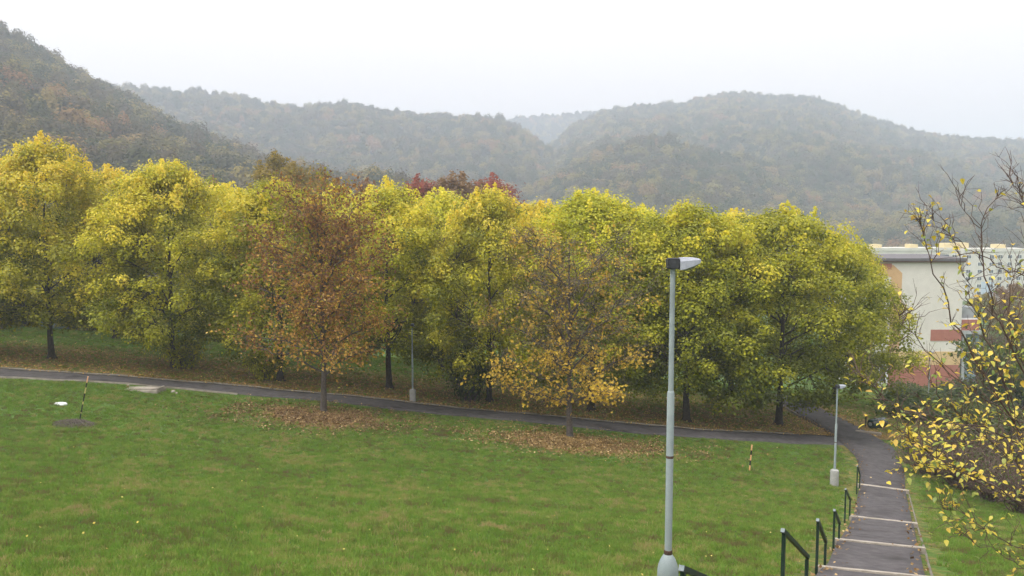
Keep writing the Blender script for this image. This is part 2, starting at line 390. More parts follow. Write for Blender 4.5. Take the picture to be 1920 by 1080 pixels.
# ------------------------------------------------------------------ ground
def axis(lo, hi, d0, d1, step, grow=1.35):
    a = list(np.arange(d0, d1 + 1e-6, step)); s = step
    while a[-1] < hi: s *= grow; a.append(min(hi, a[-1] + s))
    s = step
    while a[0] > lo: s *= grow; a.insert(0, max(lo, a[0] - s))
    return np.array(a)
gx = axis(-1940, 1940, -62, 74, .5); gy = axis(-280, 2240, 0, 96, .5)
X, Y = np.meshgrid(gx, gy)
Z = ground_z(X, Y)
def litter_mask(x, y):
    m = np.zeros(np.shape(x))
    yc = np.interp(x, cross_c[:, 0], cross_c[:, 1])
    beyond = (y > yc + .5) & (y < yc + 40)
    dd = np.full(np.shape(x), 1e9)
    for q in row_pos: dd = np.minimum(dd, np.hypot((x - q.x) * .8, y - q.y))
    m = np.maximum(m, np.where(beyond, np.clip(.72 - .055 * dd, .0, .62), 0))
    strip = np.where(beyond, np.clip(.72 - .12 * (y - yc - 1), 0, .62), 0)
    right = np.clip((x + 14) / 14, 0, 1)
    m = np.maximum(m, strip * (.72 + .28 * right)); m = np.maximum(m, np.where(beyond & (y < yc + 16), .45 * right, 0))
    for q, rx, ry in ((brown_pos, 5.2, 3.6), (gold_pos, 6.0, 3.3)):
        r = np.hypot((x - q.x - .3) / rx, (y - q.y + 1.3) / ry)
        m = np.maximum(m, np.clip(1.0 - r, 0, 1) * 1.05)
    m = np.where(line_dist(x, y, main_c) < 1.9, np.maximum(m, .33), m)
    e = np.abs(y - yc); m = np.where((e < 2.2), np.maximum(m, .22), m)
    return m
near = (X > -70) & (X < 80) & (Y > -1) & (Y < 110)
lit = np.zeros(X.shape); lit[near] = litter_mask(X[near], Y[near])
ny, nx = X.shape
idx = np.arange(nx * ny).reshape(ny, nx)
Fg = np.stack([idx[:-1, :-1], idx[:-1, 1:], idx[1:, 1:], idx[1:, :-1]], -1).reshape(-1, 4)
gm = mesh_np('ground', np.stack([X, Y, Z], -1).reshape(-1, 3), Fg, M['ground'], smooth=True)
a = gm.attributes.new('litter', 'FLOAT', 'POINT'); a.data.foreach_set('value', lit.ravel().astype(np.float32))
link('ground', gm, kind='structure')

# ------------------------------------------------------------------ paths
def ribbon(Lc, wl, lift, name, mat, parent=None, skirt=.25, zfun=None, **props):
    t = np.gradient(Lc, axis=0); t /= np.linalg.norm(t, axis=1, keepdims=True); nrm = np.stack([-t[:, 1], t[:, 0]], 1)
    w_ = np.broadcast_to(wl, (len(Lc),))
    cols = [-1, -.5, 0, .5, 1]; V = []
    for c in cols:
        q = Lc + nrm * (w_ * c)[:, None]
        z = ground_z(q[:, 0], q[:, 1]) + lift if zfun is None else zfun(q)
        V.append(np.c_[q, z])
    V = [V[0] - [0, 0, skirt]] + V + [V[-1] - [0, 0, skirt]]
    V = np.stack(V, 1); m, k = V.shape[:2]; ii = np.arange(m * k).reshape(m, k)
    Fq = np.stack([ii[:-1, :-1], ii[:-1, 1:], ii[1:, 1:], ii[1:, :-1]], -1).reshape(-1, 4)
    return link(name, mesh_np(name, V.reshape(-1, 3), Fq, mat), parent, **props), nrm
cross, ncross = ribbon(cross_c, CROSS_W, .03, 'asphalt_path', M['asphalt'], kind='structure')
def side_kerb(Lc, nrm, off, width, top, name, parent, mat=M['kerb'], a=0, b=None, zl=None):
    Lc = Lc[a:b]; nrm = nrm[a:b]
    V = []
    for o_, z_ in ((off, -.2), (off, top), (off + width, top), (off + width, -.2)):
        q = Lc + nrm * (np.broadcast_to(o_, (len(Lc),)))[:, None]; V.append(np.c_[q, ground_z(q[:, 0], q[:, 1]) + z_ + (0 if zl is None else zl)])
    V = np.stack(V, 1); m = len(V); ii = np.arange(m * 4).reshape(m, 4)
    Fq = np.stack([ii[:-1, :-1], ii[:-1, 1:], ii[1:, 1:], ii[1:, :-1]], -1).reshape(-1, 4)
    return link(name, mesh_np(name, V.reshape(-1, 3), Fq, mat), parent)
nj = int(np.argmin(np.hypot(*(cross_c - np.array(G(1500, 818)[:2])).T)))
side_kerb(cross_c, ncross, CROSS_W, .12, .09, 'edging', cross, b=nj)
nk = int(np.argmin(np.hypot(*(cross_c - np.array(G(470, 742)[:2])).T)))
side_kerb(cross_c, ncross, -CROSS_W - .22, .22, .07, 'edging', cross, b=nk)

# the stepped path: flights of sloping asphalt between concrete step edges
sdist = np.concatenate([[0], np.cumsum(np.hypot(*np.diff(main_c, axis=0).T))])
def s_of(p): return sdist[int(np.argmin(np.hypot(main_c[:, 0] - p[0], main_c[:, 1] - p[1])))]
step_s = np.array([s_of(p) for p in STEP_C])
def step_lift(s):                    # low just below an edge, rising towards the next one
    s = np.asarray(s, float); out = np.full(s.shape, .03)
    for i in range(len(step_s)):
        s0 = step_s[i - 1] if i else step_s[0] - 4.5
        k = (s > s0) & (s <= step_s[i]); out[k] = .03 + .10 * (s[k] - s0) / (step_s[i] - s0)
    return out
tan = np.gradient(main_c, axis=0); tan /= np.linalg.norm(tan, axis=1, keepdims=True); nmain = np.stack([-tan[:, 1], tan[:, 0]], 1)
wmain = path_w(main_c[:, 1])
def flight(s0, s1):
    n = max(4, int((s1 - s0) / .4)); ss = np.linspace(s0 + .001, s1, n)
    c = np.stack([np.interp(ss, sdist, main_c[:, k]) for k in (0, 1)], 1)
    nn_ = np.stack([np.interp(ss, sdist, nmain[:, k]) for k in (0, 1)], 1); ww = np.interp(ss, sdist, wmain)
    return ss, c, nn_, ww
V = []; Fq = []
bounds = [0.0] + list(step_s[1:]) + [sdist[-1]]
for s0, s1 in zip(bounds[:-1], bounds[1:]):
    ss, c, nn_, ww = flight(s0, s1); lf = step_lift(ss) + .006; b0 = len(V)
    for i in range(len(ss)):
        for o_, dz in ((-1, -.35), (-1, 0), (-.5, 0), (0, 0), (.5, 0), (1, 0), (1, -.35)):
            q = c[i] + nn_[i] * ww[i] * o_; V.append((q[0], q[1], gz(*q) + lf[i] + dz))
    for i in range(len(ss) - 1):
        for k in range(6): Fq.append((b0 + i * 7 + k, b0 + i * 7 + k + 1, b0 + (i + 1) * 7 + k + 1, b0 + (i + 1) * 7 + k))
stepped = link('stepped_path', mesh_np('stepped_path', V, np.array(Fq), M['asphalt']), kind='structure')
STEP_PTS = []
for i, s in enumerate(step_s):
    if s < .5: continue
    c = np.array([np.interp(s, sdist, main_c[:, k]) for k in (0, 1)]); n_ = np.array([np.interp(s, sdist, nmain[:, k]) for k in (0, 1)]); n_ /= np.linalg.norm(n_)
    t_ = np.array([n_[1], -n_[0]]); wv = float(np.interp(s, sdist, wmain)) + .10
    mb = MB(); P = []
    for along in (-.32, .02):
        for side in (-wv - .04, wv):
            q = c + n_ * side + t_ * along; zz = gz(*q) + float(step_lift(np.array([s + min(along, 0)]))[0])
            P.append((q[0], q[1], zz))
    z_t = max(p[2] for p in P) + .02
    V = [(p[0], p[1], p[2] - .4) for p in P] + [(p[0], p[1], p[2] + .03) for p in P]
    mb.add(V, [(0, 2, 3, 1), (4, 5, 7, 6), (0, 1, 5, 4), (2, 6, 7, 3), (0, 4, 6, 2), (1, 3, 7, 5)])
    mb.build('step_edge', M['concrete'], stepped, bevel=.012)
    STEP_PTS.append((c, n_, t_, wv))
kk = int(np.argmin(np.abs(sdist - step_s[-1])))
side_kerb(main_c, nmain, -wmain[:kk] - .17, .045, .03, 'edging', stepped, M['kerb'], b=kk)
ke = int(np.argmin(np.hypot(*(main_c - np.array(G(1545, 787)[:2])).T)))
side_kerb(main_c, nmain, wmain[ke:] + .02, .12, .12, 'edging', stepped, M['kerb'], a=ke)

# ------------------------------------------------------------------ hills and their forest
def crown_card(seed, n, rx, rz, leaf, twiggy=0.0):
    rng = np.random.default_rng(seed)
    nl = 9; cc = rng.normal(size=(nl, 3)); cc /= np.linalg.norm(cc, axis=1, keepdims=True); cc *= rng.uniform(.35, .7, (nl, 1)); cc[:, 2] = np.abs(cc[:, 2]) * .9 + .0
    k = rng.integers(0, nl, n); d = rng.normal(size=(n, 3)); d /= np.linalg.norm(d, axis=1, keepdims=True)
    P = cc[k] + d * rng.uniform(.25, .5, (n, 1)); P[:, 2] += .45
    Nn = d + [0, 0, .5] + rng.normal(size=(n, 3)) * .12
    P = P * [rx, rx, rz]
    return leaf_cloud('forest_crown', P, Nn, rng.uniform(.7, 1.3, n) * leaf, np.ones((n, 3)) * .1, M['forest'], rng=rng)
forest_src = [crown_card(40 + i, 700, 5.0 + .6 * (i % 3), 6.6 + 1.2 * (i % 2), 1.05) for i in range(6)]
def vnoise(x, y, s, seed):
    r = np.random.default_rng(seed); v = 0
    for k in range(7):
        a = r.uniform(0, 6.28); f = r.uniform(.6, 1.8) / s
        v = v + np.sin((x * math.cos(a) + y * math.sin(a)) * f * 6.28 + r.uniform(0, 6.28) + 1.2 * np.sin((x * math.sin(a) - y * math.cos(a)) * f * 3.1)) / 7
    return v
def hill(ridge, foot_d, foot_z, seed, amp, density, label, expo=.95, smin=.8, smax=1.35, back=260):
    ridge = np.array(ridge, float)
    px = np.linspace(ridge[0, 0], ridge[-1, 0], 150)
    py = np.interp(px, ridge[:, 0], ridge[:, 1]); rd = np.interp(px, ridge[:, 0], ridge[:, 2])
    rows = []
    S = list(np.linspace(0, 1, 44)) + [1.12, 1.3, 1.6]
    for s in S:
        pts = []
        for a_, b_, d_ in zip(px, py, rd):
            top = at(a_, b_, d_); top.z -= 9.5
            if s <= 1: d = foot_d + (d_ - foot_d) * s; z = foot_z + (top.z - foot_z) * s ** expo
            else: d = d_ + (s - 1) * back / .6; z = top.z - (top.z - foot_z) * ((s - 1) / .6) ** .8
            pts.append((ray(a_, b_)[0] * d, d, z, s))
        rows.append(pts)
    A = np.array(rows); S_ = A[..., 3]
    env = np.sin(np.clip(S_, 0, 1) * math.pi) ** .8
    A[..., 2] += (vnoise(A[..., 0], A[..., 1], 230, seed) * amp + vnoise(A[..., 0], A[..., 1], 80, seed + 1) * amp * .35) * env
    m, k = A.shape[:2]; ii = np.arange(m * k).reshape(m, k)
    Fq = np.stack([ii[:-1, :-1], ii[:-1, 1:], ii[1:, 1:], ii[1:, :-1]], -1).reshape(-1, 4)
    V = A[..., :3].reshape(-1, 3)
    link('hill', mesh_np('hill', V, Fq, M['hill'], smooth=True), kind='structure')
    nf = (m - 3) * (k - 1)
    scatter('forest', mesh_np('forest', V, Fq[:nf], M['forest']), forest_src, density, smin, smax, seed, label=label, category='forest', kind='stuff', tilt=.15)
hill([(-520, -120, 464), (-250, -40, 475), (0, 42, 486), (60, 84, 491), (120, 118, 496), (200, 156, 507), (300, 212, 507), (400, 250, 496), (500, 292, 486), (600, 318, 475), (720, 338, 464), (860, 365, 453)],
     165, -13, 11, 9, 1 / 38., 'steep wooded slope rising at the left with green and yellow trees')
hill([(40, 150, 975), (200, 154, 1000), (330, 164, 1025), (430, 172, 1037), (500, 189, 1037), (560, 198, 1037), (650, 190, 1037), (740, 205, 1037), (850, 212, 1037), (930, 213, 1025), (980, 240, 1000), (1040, 285, 962), (1110, 330, 925), (1200, 370, 900)],
     560, -22, 12, 20, 1 / 52., 'long hazy wooded ridge across the middle behind the left slope')
hill([(800, 240, 1687), (960, 219, 1755), (1050, 212, 1755), (1130, 205, 1755), (1200, 210, 1755), (1320, 260, 1728)],
     1300, -25, 13, 10, 1 / 60., 'farthest pale ridge in the dip between the two bigger hills')
hill([(1010, 290, 1200), (1080, 230, 1225), (1140, 204, 1250), (1200, 194, 1262), (1290, 188, 1262), (1340, 174, 1262), (1385, 168, 1262), (1440, 178, 1262), (1500, 177, 1262), (1560, 190, 1262), (1620, 214, 1250), (1700, 240, 1237), (1780, 256, 1225), (1850, 259, 1225), (1920, 262, 1225), (2100, 275, 1225), (2400, 320, 1225)],
     400, -34, 14, 22, 1 / 52., 'broad wooded hill with rounded summit on the right behind the apartment block', expo=1.1)
hill([(960, 372, 660), (1010, 345, 671), (1060, 316, 682), (1130, 279, 687), (1200, 254, 693), (1260, 255, 693), (1330, 283, 682), (1400, 317, 671), (1480, 345, 660), (1560, 371, 649), (1680, 405, 627), (1800, 440, 605)],
     400, -34, 15, 10, 1 / 38., 'lower wooded knoll in front of the right hill', expo=.9)

# ------------------------------------------------------------------ trees
def limb(rng, p0, p1, n=5, sag=0.0, wob=.12):
    p0 = Vector(p0); p1 = Vector(p1); L = (p1 - p0).length; out = []
    for i in range(n + 1):
        t = i / n; q = p0.lerp(p1, t); k = math.sin(t * math.pi)
        q += Vector((rng.normal() * wob * L * .35 * k, rng.normal() * wob * L * .35 * k, sag * L * k + rng.normal() * wob * L * .15 * k)); out.append(q)
    return out
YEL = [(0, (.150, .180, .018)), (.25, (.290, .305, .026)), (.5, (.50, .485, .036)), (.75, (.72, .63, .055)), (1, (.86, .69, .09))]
def maple(seed, H=13.0, Rw=5.9, zb=1.9, nclump=480, nleaf=125, bias=0.0, spikes=34, lean=0.0, cols=YEL):
    rng = np.random.default_rng(seed)
    prof_t = [0, .07, .2, .4, .62, .8, .92, 1.0]; prof_r = np.array([.50, .80, .97, 1.0, .86, .62, .40, .10]) * rng.uniform(.86, 1.12, 8)
    lob = rng.uniform(0, 6.28, 4)
    C = []; Rr = []
    for i in range(nclump):
        t = rng.beta(1.15, 1.1); a = rng.uniform(0, 6.28)
        rr = Rw * np.interp(t, prof_t, prof_r) * (1 + .17 * math.sin(2 * a + lob[0] + 3 * t) + .13 * math.sin(3 * a + lob[1]) + .07 * math.sin(5 * a + lob[2] + 5 * t))
        f = rng.uniform(.30, 1.0) ** .55
        C.append((rr * f * math.cos(a) + lean * t, rr * f * math.sin(a), zb + .5 + (H - zb - 1.1) * t + rng.normal() * .15 - .5 * f * (1 - t))); Rr.append(rng.uniform(.38, .88))
    C = np.array(C); Rr = np.array(Rr)
    P = []; Nn = []; T = []
    n = (nleaf * (Rr / .65) ** 2).astype(int)
    for c, r, k in zip(C, Rr, n):
        d = rng.normal(size=(k, 3)); d[:, 2] = d[:, 2] * .8 + .35; d /= np.linalg.norm(d, axis=1, keepdims=True)
        q = c + d * r * (rng.uniform(.3, 1.0, (k, 1)) ** .6 + (rng.uniform(size=(k, 1)) < .22) * rng.uniform(0, .7, (k, 1))) * [1, 1, .9]
        P.append(q); Nn.append(d * .9 + [0, 0, .65] + rng.normal(size=(k, 3)) * .35)
        out = np.hypot(c[0], c[1]) / Rw
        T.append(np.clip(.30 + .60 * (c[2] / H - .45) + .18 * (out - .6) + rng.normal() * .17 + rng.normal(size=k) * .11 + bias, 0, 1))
    for i in range(spikes):                                   # upright shoots at the top
        a = rng.uniform(0, 6.28); f = rng.uniform(0, .62); t = np.interp(f, [0, .35, .62], [1.0, .93, .80])
        c0 = np.array((Rw * f * math.cos(a), Rw * f * math.sin(a), zb + (H - zb) * t - .9)); k = 85; hgt = rng.uniform(.5, 1.5)
        u = rng.uniform(0, 1, k); d = rng.normal(size=(k, 3)); d[:, 2] *= .4
        q = c0 + d * .34 * (1.15 - u)[:, None] * 1.2 + np.c_[np.zeros(k), np.zeros(k), u * hgt]
        P.append(q); Nn.append(d + [0, 0, .6]); T.append(np.clip(.66 + .2 * u + rng.normal(size=k) * .12 + bias, 0, 1))
    P = np.concatenate(P); Nn = np.concatenate(Nn); T = np.concatenate(T)
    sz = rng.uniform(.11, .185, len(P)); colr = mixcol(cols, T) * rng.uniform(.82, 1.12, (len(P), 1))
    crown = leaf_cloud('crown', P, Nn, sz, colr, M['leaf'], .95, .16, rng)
    # trunk and limbs
    tr = MB(); tp = [(0, 0, -.3), (0, 0, .25), (.03, .02, 1.2), (.06 + lean * .1, .0, 2.6), (.1 + lean * .3, .06, H * .45), (lean * .6, .0, H * .8)]
    tr.tube(tp, [.30, .23, .185, .165, .11, .03], 10)
    for k in range(6):
        a = k * 1.05 + rng.uniform(0, .5); tr.tube([(.05 * math.cos(a), .05 * math.sin(a), .45), (.2 * math.cos(a), .2 * math.sin(a), .08), (.42 * math.cos(a), .42 * math.sin(a), -.12)], [.12, .10, .05], 6)
    br = MB(); nodes = []
    for k in range(15):
        h0 = rng.uniform(1.9, H * .62); base = Vector((np.interp(h0, [0, 2.6, H * .45, H * .8], [0, .06, .1, 0]), 0, h0)); a = k * 2.4 + rng.uniform(-.4, .4)
        reach = Rw * rng.uniform(.5, .8) * (1 - .45 * h0 / H); up = rng.uniform(1.2, 3.2)
        pts = limb(rng, base, base + Vector((reach * math.cos(a), reach * math.sin(a), up)), 6, .05)
        br.tube(pts, list(np.linspace(.055, .016, 7)), 6, cap=False); nodes += pts[2:]
    nodes += [Vector((0, 0, z)) for z in np.linspace(3, H * .8, 8)]
    NA = np.array([tuple(q) for q in nodes])
    for c in C:
        dd = np.linalg.norm(NA - c, axis=1) + np.maximum(0, NA[:, 2] - c[2]) * .8; j = int(dd.argmin())
        br.tube(limb(rng, NA[j], c, 3, -.03, .2), [.016, .012, .009, .005], 4, cap=False)
    return tr.mesh('trunk', M['bark'], True), br.mesh('branches', M['bark'], True), crown
def plant_tree(name, meshes, loc, label, cat, group=None, rz=0, scale=1, part_names=('trunk', 'branches', 'crown')):
    o = empty(name, loc, label, cat, group, rz, scale)
    for nm, me in zip(part_names, meshes):
        if me is not None: link(nm, me, o)
    return o
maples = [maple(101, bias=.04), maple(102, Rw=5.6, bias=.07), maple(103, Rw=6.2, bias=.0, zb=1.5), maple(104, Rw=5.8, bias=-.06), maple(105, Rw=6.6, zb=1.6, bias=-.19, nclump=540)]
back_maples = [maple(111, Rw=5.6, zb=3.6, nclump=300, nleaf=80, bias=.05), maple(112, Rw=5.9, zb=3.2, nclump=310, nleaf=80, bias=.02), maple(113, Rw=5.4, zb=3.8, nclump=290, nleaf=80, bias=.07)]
row_lab = ['yellow-green maple cut off by the left edge of the photo',
           'tall yellow maple left of the striped pole, clear dark trunk, tops the row',
           'rounded yellow-green maple behind the concrete slab, foliage hanging down its trunk',
           'yellow maple half hidden behind the left side of the brown-leaved tree',
           'maple whose dark trunk shows just right of the brown-leaved tree',
           'yellow-green maple with dark trunk and low shrub, midway between the brown and golden trees',
           'maple directly behind the sparse golden-leaved tree, its trunk just right of it',
           'yellow-green maple behind the tall near lamp post, forked trunk',
           'broad dark green and yellow maple at the path junction, last of the row']
order = [2, 0, 1, 3, 0, 2, 1, 3, 4]
Xp = np.array([p.x for p in row_pos])
for i, ((px_, py_, top), q) in enumerate(zip(row_px, row_pos)):
    h = at(px_, top, q.y).z - q.z
    s = h / 13.0
    plant_tree('maple_tree', maples[order[i]], q, row_lab[i], 'tree', 'maples in a row beyond the path', rz=i * 2.1 + .4, scale=(s * (1.12 if i == 8 else (1.08, 1.06, 1.14, 1.06, 1.04, 1.12, 1.08, 1.05)[i]), s * (1.0 if i == 8 else .84), s))
# a second line of maples behind, seen between the crowns of the first
back = [(5, 13, 300), (215, 13, 318), (428, 13, 345), (628, 13, 352), (826, 13, 362), (1012, 13, 378), (1200, 13, 392), (1374, 13, 402)]
back_lab = ['maple behind the leftmost trunk at the left edge of the photo', 'maple filling the gap between the two leftmost trunks, behind them', 'maple behind, between the slab and the brown-leaved tree', 'maple straight behind the brown-leaved tree',
            'maple behind, right of the brown-leaved tree below the red treetops', 'maple behind, left of the golden-leaved tree', 'maple behind, between the golden-leaved tree and the near lamp post', 'maple behind, right of the near lamp post']
for i, (px_, dd, top) in enumerate(back):
    yb = float(np.interp((px_ - 960) / F_PX * 55, Xp, [p.y for p in row_pos])) + dd
    x_ = ray(px_, 600)[0] * yb; z_ = gz(x_, yb); h = at(px_, top, yb).z - z_
    plant_tree('maple_tree', back_maples[i % 3], (x_, yb, z_), back_lab[i], 'tree', 'maples behind the row', rz=i * 1.7 + 2, scale=h / 13.0)
yb = 66; x_ = ray(1566, 700)[0] * yb; z_ = gz(x_, yb)
plant_tree('maple_tree', maples[3], (x_, yb, z_), 'rightmost maple, green and yellow, its crown in front of the white gable', 'tree', rz=.8, scale=((at(1578, 440, yb).z - z_) / 13.0 * .92, (at(1578, 440, yb).z - z_) / 13.0 * .9, (at(1578, 440, yb).z - z_) / 13.0))

# the two thin trees on the near side of the path
def thin_tree(seed, H, Rw, zb, nlimb, nbr, leaf_fn, bark, wood=1.0):
    rng = np.random.default_rng(seed); tr = MB(); br = MB()
    tr.tube([(0, 0, -.3), (0, 0, .2), (.02, 0, 1.0), (.05, 0, 2.2), (0, .03, H * .45), (.08, 0, H * .72), (.1, .0, H * .95)], [.25, .19, .155, .135, .085, .045, .012], 9)
    nodes = []; P = []; rad = []
    for k in range(nlimb):
        h0 = zb + (H * .72 - zb) * (k / nlimb) ** 1.1; a = k * 2.4 + rng.uniform(-.3, .3)
        t = (h0 - zb) / (H - zb); reach = Rw * np.interp(t, [0, .25, .6, .8], [.88, .95, .6, .35]) * rng.uniform(.75, 1.1)
        up = np.interp(t, [0, .3, .8], [1.0, 3.0, 2.8]) * rng.uniform(.8, 1.2)
        b = Vector((.03, 0, h0)); pts = limb(rng, b, b + Vector((reach * math.cos(a), reach * math.sin(a), up)), 6, .06)
        br.tube(pts, list(np.linspace(.06 * wood, .012, 7)), 5, cap=False); nodes += [(p, i / 6) for i, p in enumerate(pts) if i >= 1]
    nodes += [(Vector((.05, 0, z)), .5) for z in np.linspace(H * .4, H * .9, 10)]
    leafP = []
    for k in range(nbr):
        p, f = nodes[rng.integers(len(nodes))]
        d = Vector((p.x, p.y, 0)); d = d.normalized() if d.length > .2 else Vector((rng.normal(), rng.normal(), 0)).normalized()
        d = (d * .6 + Vector((rng.normal() * .6, rng.normal() * .6, rng.uniform(-.25, .95)))).normalized()
        L = rng.uniform(.7, 1.9) * (1.0 if p.z < H * .7 else .75)
        e = p + d * L; 
        if e.z > H: e.z = H - rng.uniform(0, .4)
        pts = limb(rng, p, e, 3, .05, .2); br.tube(pts, [.015, .011, .008, .004], 3, cap=False)
        for _ in range(3):
            q = pts[rng.integers(1, 4)]; e2 = q + (d + Vector((rng.normal(), rng.normal(), rng.normal() * .6)) * .8).normalized() * rng.uniform(.3, .8)
            br.tube([q, e2], [.007, .003], 3, cap=False)
            for _ in range(2): leafP.append(tuple(q.lerp(e2, rng.uniform(.2, 1.05))))
        leafP += [tuple(pts[i].lerp(pts[i + 1], rng.uniform())) for i in (0, 1, 2)]
    leafP = np.array(leafP)
    Pn, Cn, Sn = leaf_fn(rng, leafP, H, Rw)
    crown = leaf_cloud('crown', Pn, rng.normal(size=(len(Pn), 3)) + [0, 0, .5], Sn, Cn, M['leaf'], .7, .2, rng, .3)
    return tr.mesh('trunk', bark, True), br.mesh('branches', bark, True), crown
BRN = [(0, (.15, .080, .040)), (.35, (.24, .130, .050)), (.6, (.42, .235, .060)), (.8, (.60, .37, .07)), (1, (.78, .54, .10))]
def brown_leaves(rng, L, H, Rw):
    rep = 4; P = np.repeat(L, rep, 0) + rng.normal(size=(len(L) * rep, 3)) * [.19, .19, .21]
    low = np.clip(1.05 - P[:, 2] / (H * .75), 0, 1)
    keep = rng.uniform(size=len(P)) < np.where(P[:, 2] > H * .32, .82, .68); P = P[keep]; low = low[keep]
    grp = vnoise(P[:, 0] * 1.0, P[:, 2] + P[:, 1], 2.6, 5)
    t = .37 + .42 * low + .32 * grp + rng.normal(size=len(P)) * .21
    c = mixcol(BRN, t); gr = rng.uniform(size=len(P)) < .16; c[gr] = (.30, .30, .03)
    return P, c, rng.uniform(.12, .20, len(P))
hb = at(607, 318, brown_pos.y).z - brown_pos.z
plant_tree('brown_tree', thin_tree(31, hb, 3.9, 1.9, 24, 560, brown_leaves, M['bark_grey']), brown_pos, 'brown-leaved thin tree with visible limbs standing in fallen leaves near the path', 'tree', rz=.5)
GLD = [(0, (.22, .14, .06)), (.35, (.40, .26, .05)), (.6, (.66, .43, .06)), (1, (.85, .60, .09))]
def gold_leaves(rng, L, H, Rw):
    z = L[:, 2]; side = L[:, 0]
    pk = np.where(z < H * .40, .27, np.where(z < H * .62, .10, .06)) * np.where((z < H * .42), np.clip(.9 - .35 * vnoise(L[:, 0], L[:, 1] + L[:, 2], 3.0, 9) * 2, .25, 1.2), 1)
    L2 = L[rng.uniform(size=len(L)) < pk]
    rep = 6; P = np.repeat(L2, rep, 0) + rng.normal(size=(len(L2) * rep, 3)) * [.15, .15, .20]
    t = np.where(P[:, 2] < H * .45, .72, .42) + rng.normal(size=len(P)) * .2
    c = mixcol(GLD, t)
    # shrivelled brown leaves and seeds left on the upper twigs
    Ls = L[z > H * .30]; rep = 2; Q = np.repeat(Ls, rep, 0) + rng.normal(size=(len(Ls) * rep, 3)) * .14
    cq = np.array([(.20, .155, .085)]) * rng.uniform(.6, 1.5, (len(Q), 1)); yq = rng.uniform(size=len(Q)) < .12; cq[yq] = (.30, .25, .05)
    return np.concatenate([P, Q]), np.concatenate([c, cq]), np.concatenate([rng.uniform(.15, .23, len(P)), rng.uniform(.06, .11, len(Q))])
hg = at(1068, 415, gold_pos.y).z - gold_pos.z
plant_tree('golden_tree', thin_tree(37, hg, 4.4, 1.5, 22, 620, gold_leaves, M['bark_grey'], .9), gold_pos, 'nearly bare tree with golden leaves left on its lower branches', 'tree', rz=2.6)

# trees behind the row whose tops show above it, and bushes
RED = [(0, (.20, .085, .055)), (.5, (.28, .10, .065)), (1, (.38, .13, .085))]
OLV = [(0, (.12, .11, .035)), (.5, (.22, .18, .045)), (1, (.38, .29, .06))]
RUS = [(0, (.16, .09, .055)), (.5, (.22, .13, .07)), (1, (.30, .18, .08))]
GRN = [(0, (.045, .070, .020)), (.5, (.075, .11, .028)), (.85, (.13, .16, .035)), (1, (.34, .30, .05))]
far_m = {k: maple(200 + i, Rw=Rw_, nclump=130, nleaf=110, spikes=18, cols=c) for i, (k, c, Rw_) in enumerate((('red', RED, 4.0), ('olive', OLV, 4.6), ('rust', RUS, 4.2)))}
far_t = [('red', 785, 338, 98, 1.3, 'small red treetop showing above the row, left of the rust-brown one'), ('rust', 862, 326, 100, 1.5, 'rust-brown rounded treetop between the red ones behind the row'),
         ('red', 922, 336, 104, 1.5, 'red treetop right of the rust-brown one behind the row'), ('olive', 525, 288, 92, 1.05, 'tall olive-yellow treetop behind the row, left of the brown-leaved tree'),
         ('olive', 600, 318, 88, .9, 'olive treetop directly behind the top of the brown-leaved tree'), ('rust', 690, 338, 105, .8, 'brownish treetop peeping above the row right of the brown-leaved tree'),
         ('red', 402, 338, 150, .4, 'small orange-red treetop in the gap of the row at the left')]
for i, (k, px_, py_, d, wf, lab) in enumerate(far_t):
    x_ = ray(px_, 400)[0] * d; z_ = gz(x_, d); h = at(px_, py_, d).z - z_
    plant_tree('autumn_tree', far_m[k], (x_, d, z_), lab, 'tree', 'autumn trees behind the maples', rz=i * 1.3, scale=(h / 13 * wf * .85, h / 13 * wf * .85, h / 13))
def bush(seed, n, cols, bias, leaf=.09, twigs=60, bare=0.0):
    rng = np.random.default_rng(seed); br = MB(); P = []; T = []
    for k in range(twigs):
        a = rng.uniform(0, 6.28); r = rng.uniform(.2, 1.0) ** .6; h = rng.uniform(.5, 1.0) * (1.15 - .45 * r)
        pts = limb(rng, (rng.normal() * .12, rng.normal() * .12, -.05), (r * math.cos(a), r * math.sin(a), h), 4, .10, .25)
        br.tube(pts, [.016, .013, .010, .007, .003], 4, cap=False)
        for _ in range(4):
            q = pts[rng.integers(1, 5)]; e = q + Vector((rng.normal(), rng.normal(), rng.normal() * .6 + .3)) * .22; br.tube([q, e], [.006, .002], 3, cap=False)
            kk_ = max(1, int(n / twigs / 4)); u = rng.uniform(.1, 1.1, kk_); P.append(np.array(q)[None] + (np.array(e) - np.array(q))[None] * u[:, None] + rng.normal(size=(kk_, 3)) * .06); T.append(np.full(kk_, rng.normal() * .12))
    P = np.concatenate(P); P[:, 2] = np.abs(P[:, 2]); T = np.concatenate(T)
    c = mixcol(cols, .45 + bias + T + rng.normal(size=len(P)) * .18)
    crown = leaf_cloud('foliage', P, rng.normal(size=(len(P), 3)) * .6 + [0, 0, .8] + P * [.6, .6, 0], rng.uniform(.6, 1.3, len(P)) * leaf, c, M['leaf'], .75, .15, rng)
    return br.mesh('stems', M['twig'], True), crown
bushes = [bush(301, 5200, GRN, 0, .075), bush(302, 5200, GRN, .12, .075), bush(303, 1500, GRN, .12, .05, 130), bush(304, 5600, YEL, -.05, .08)]
def put_bush(kind, p, rx, h, label, group, rz=0, name='bush'):
    return plant_tree(name, bushes[kind], p, label, 'bush', group, rz, (rx, rx, h), ('stems', 'foliage'))
q = G(880, 752); put_bush(1, q, 1.6, 3.2, 'dark green shrub left of the maple trunk midway along the row', None)
q = G(345, 690); put_bush(3, q, 1.5, 2.4, 'leafy suckers round the trunk behind the concrete slab', None)
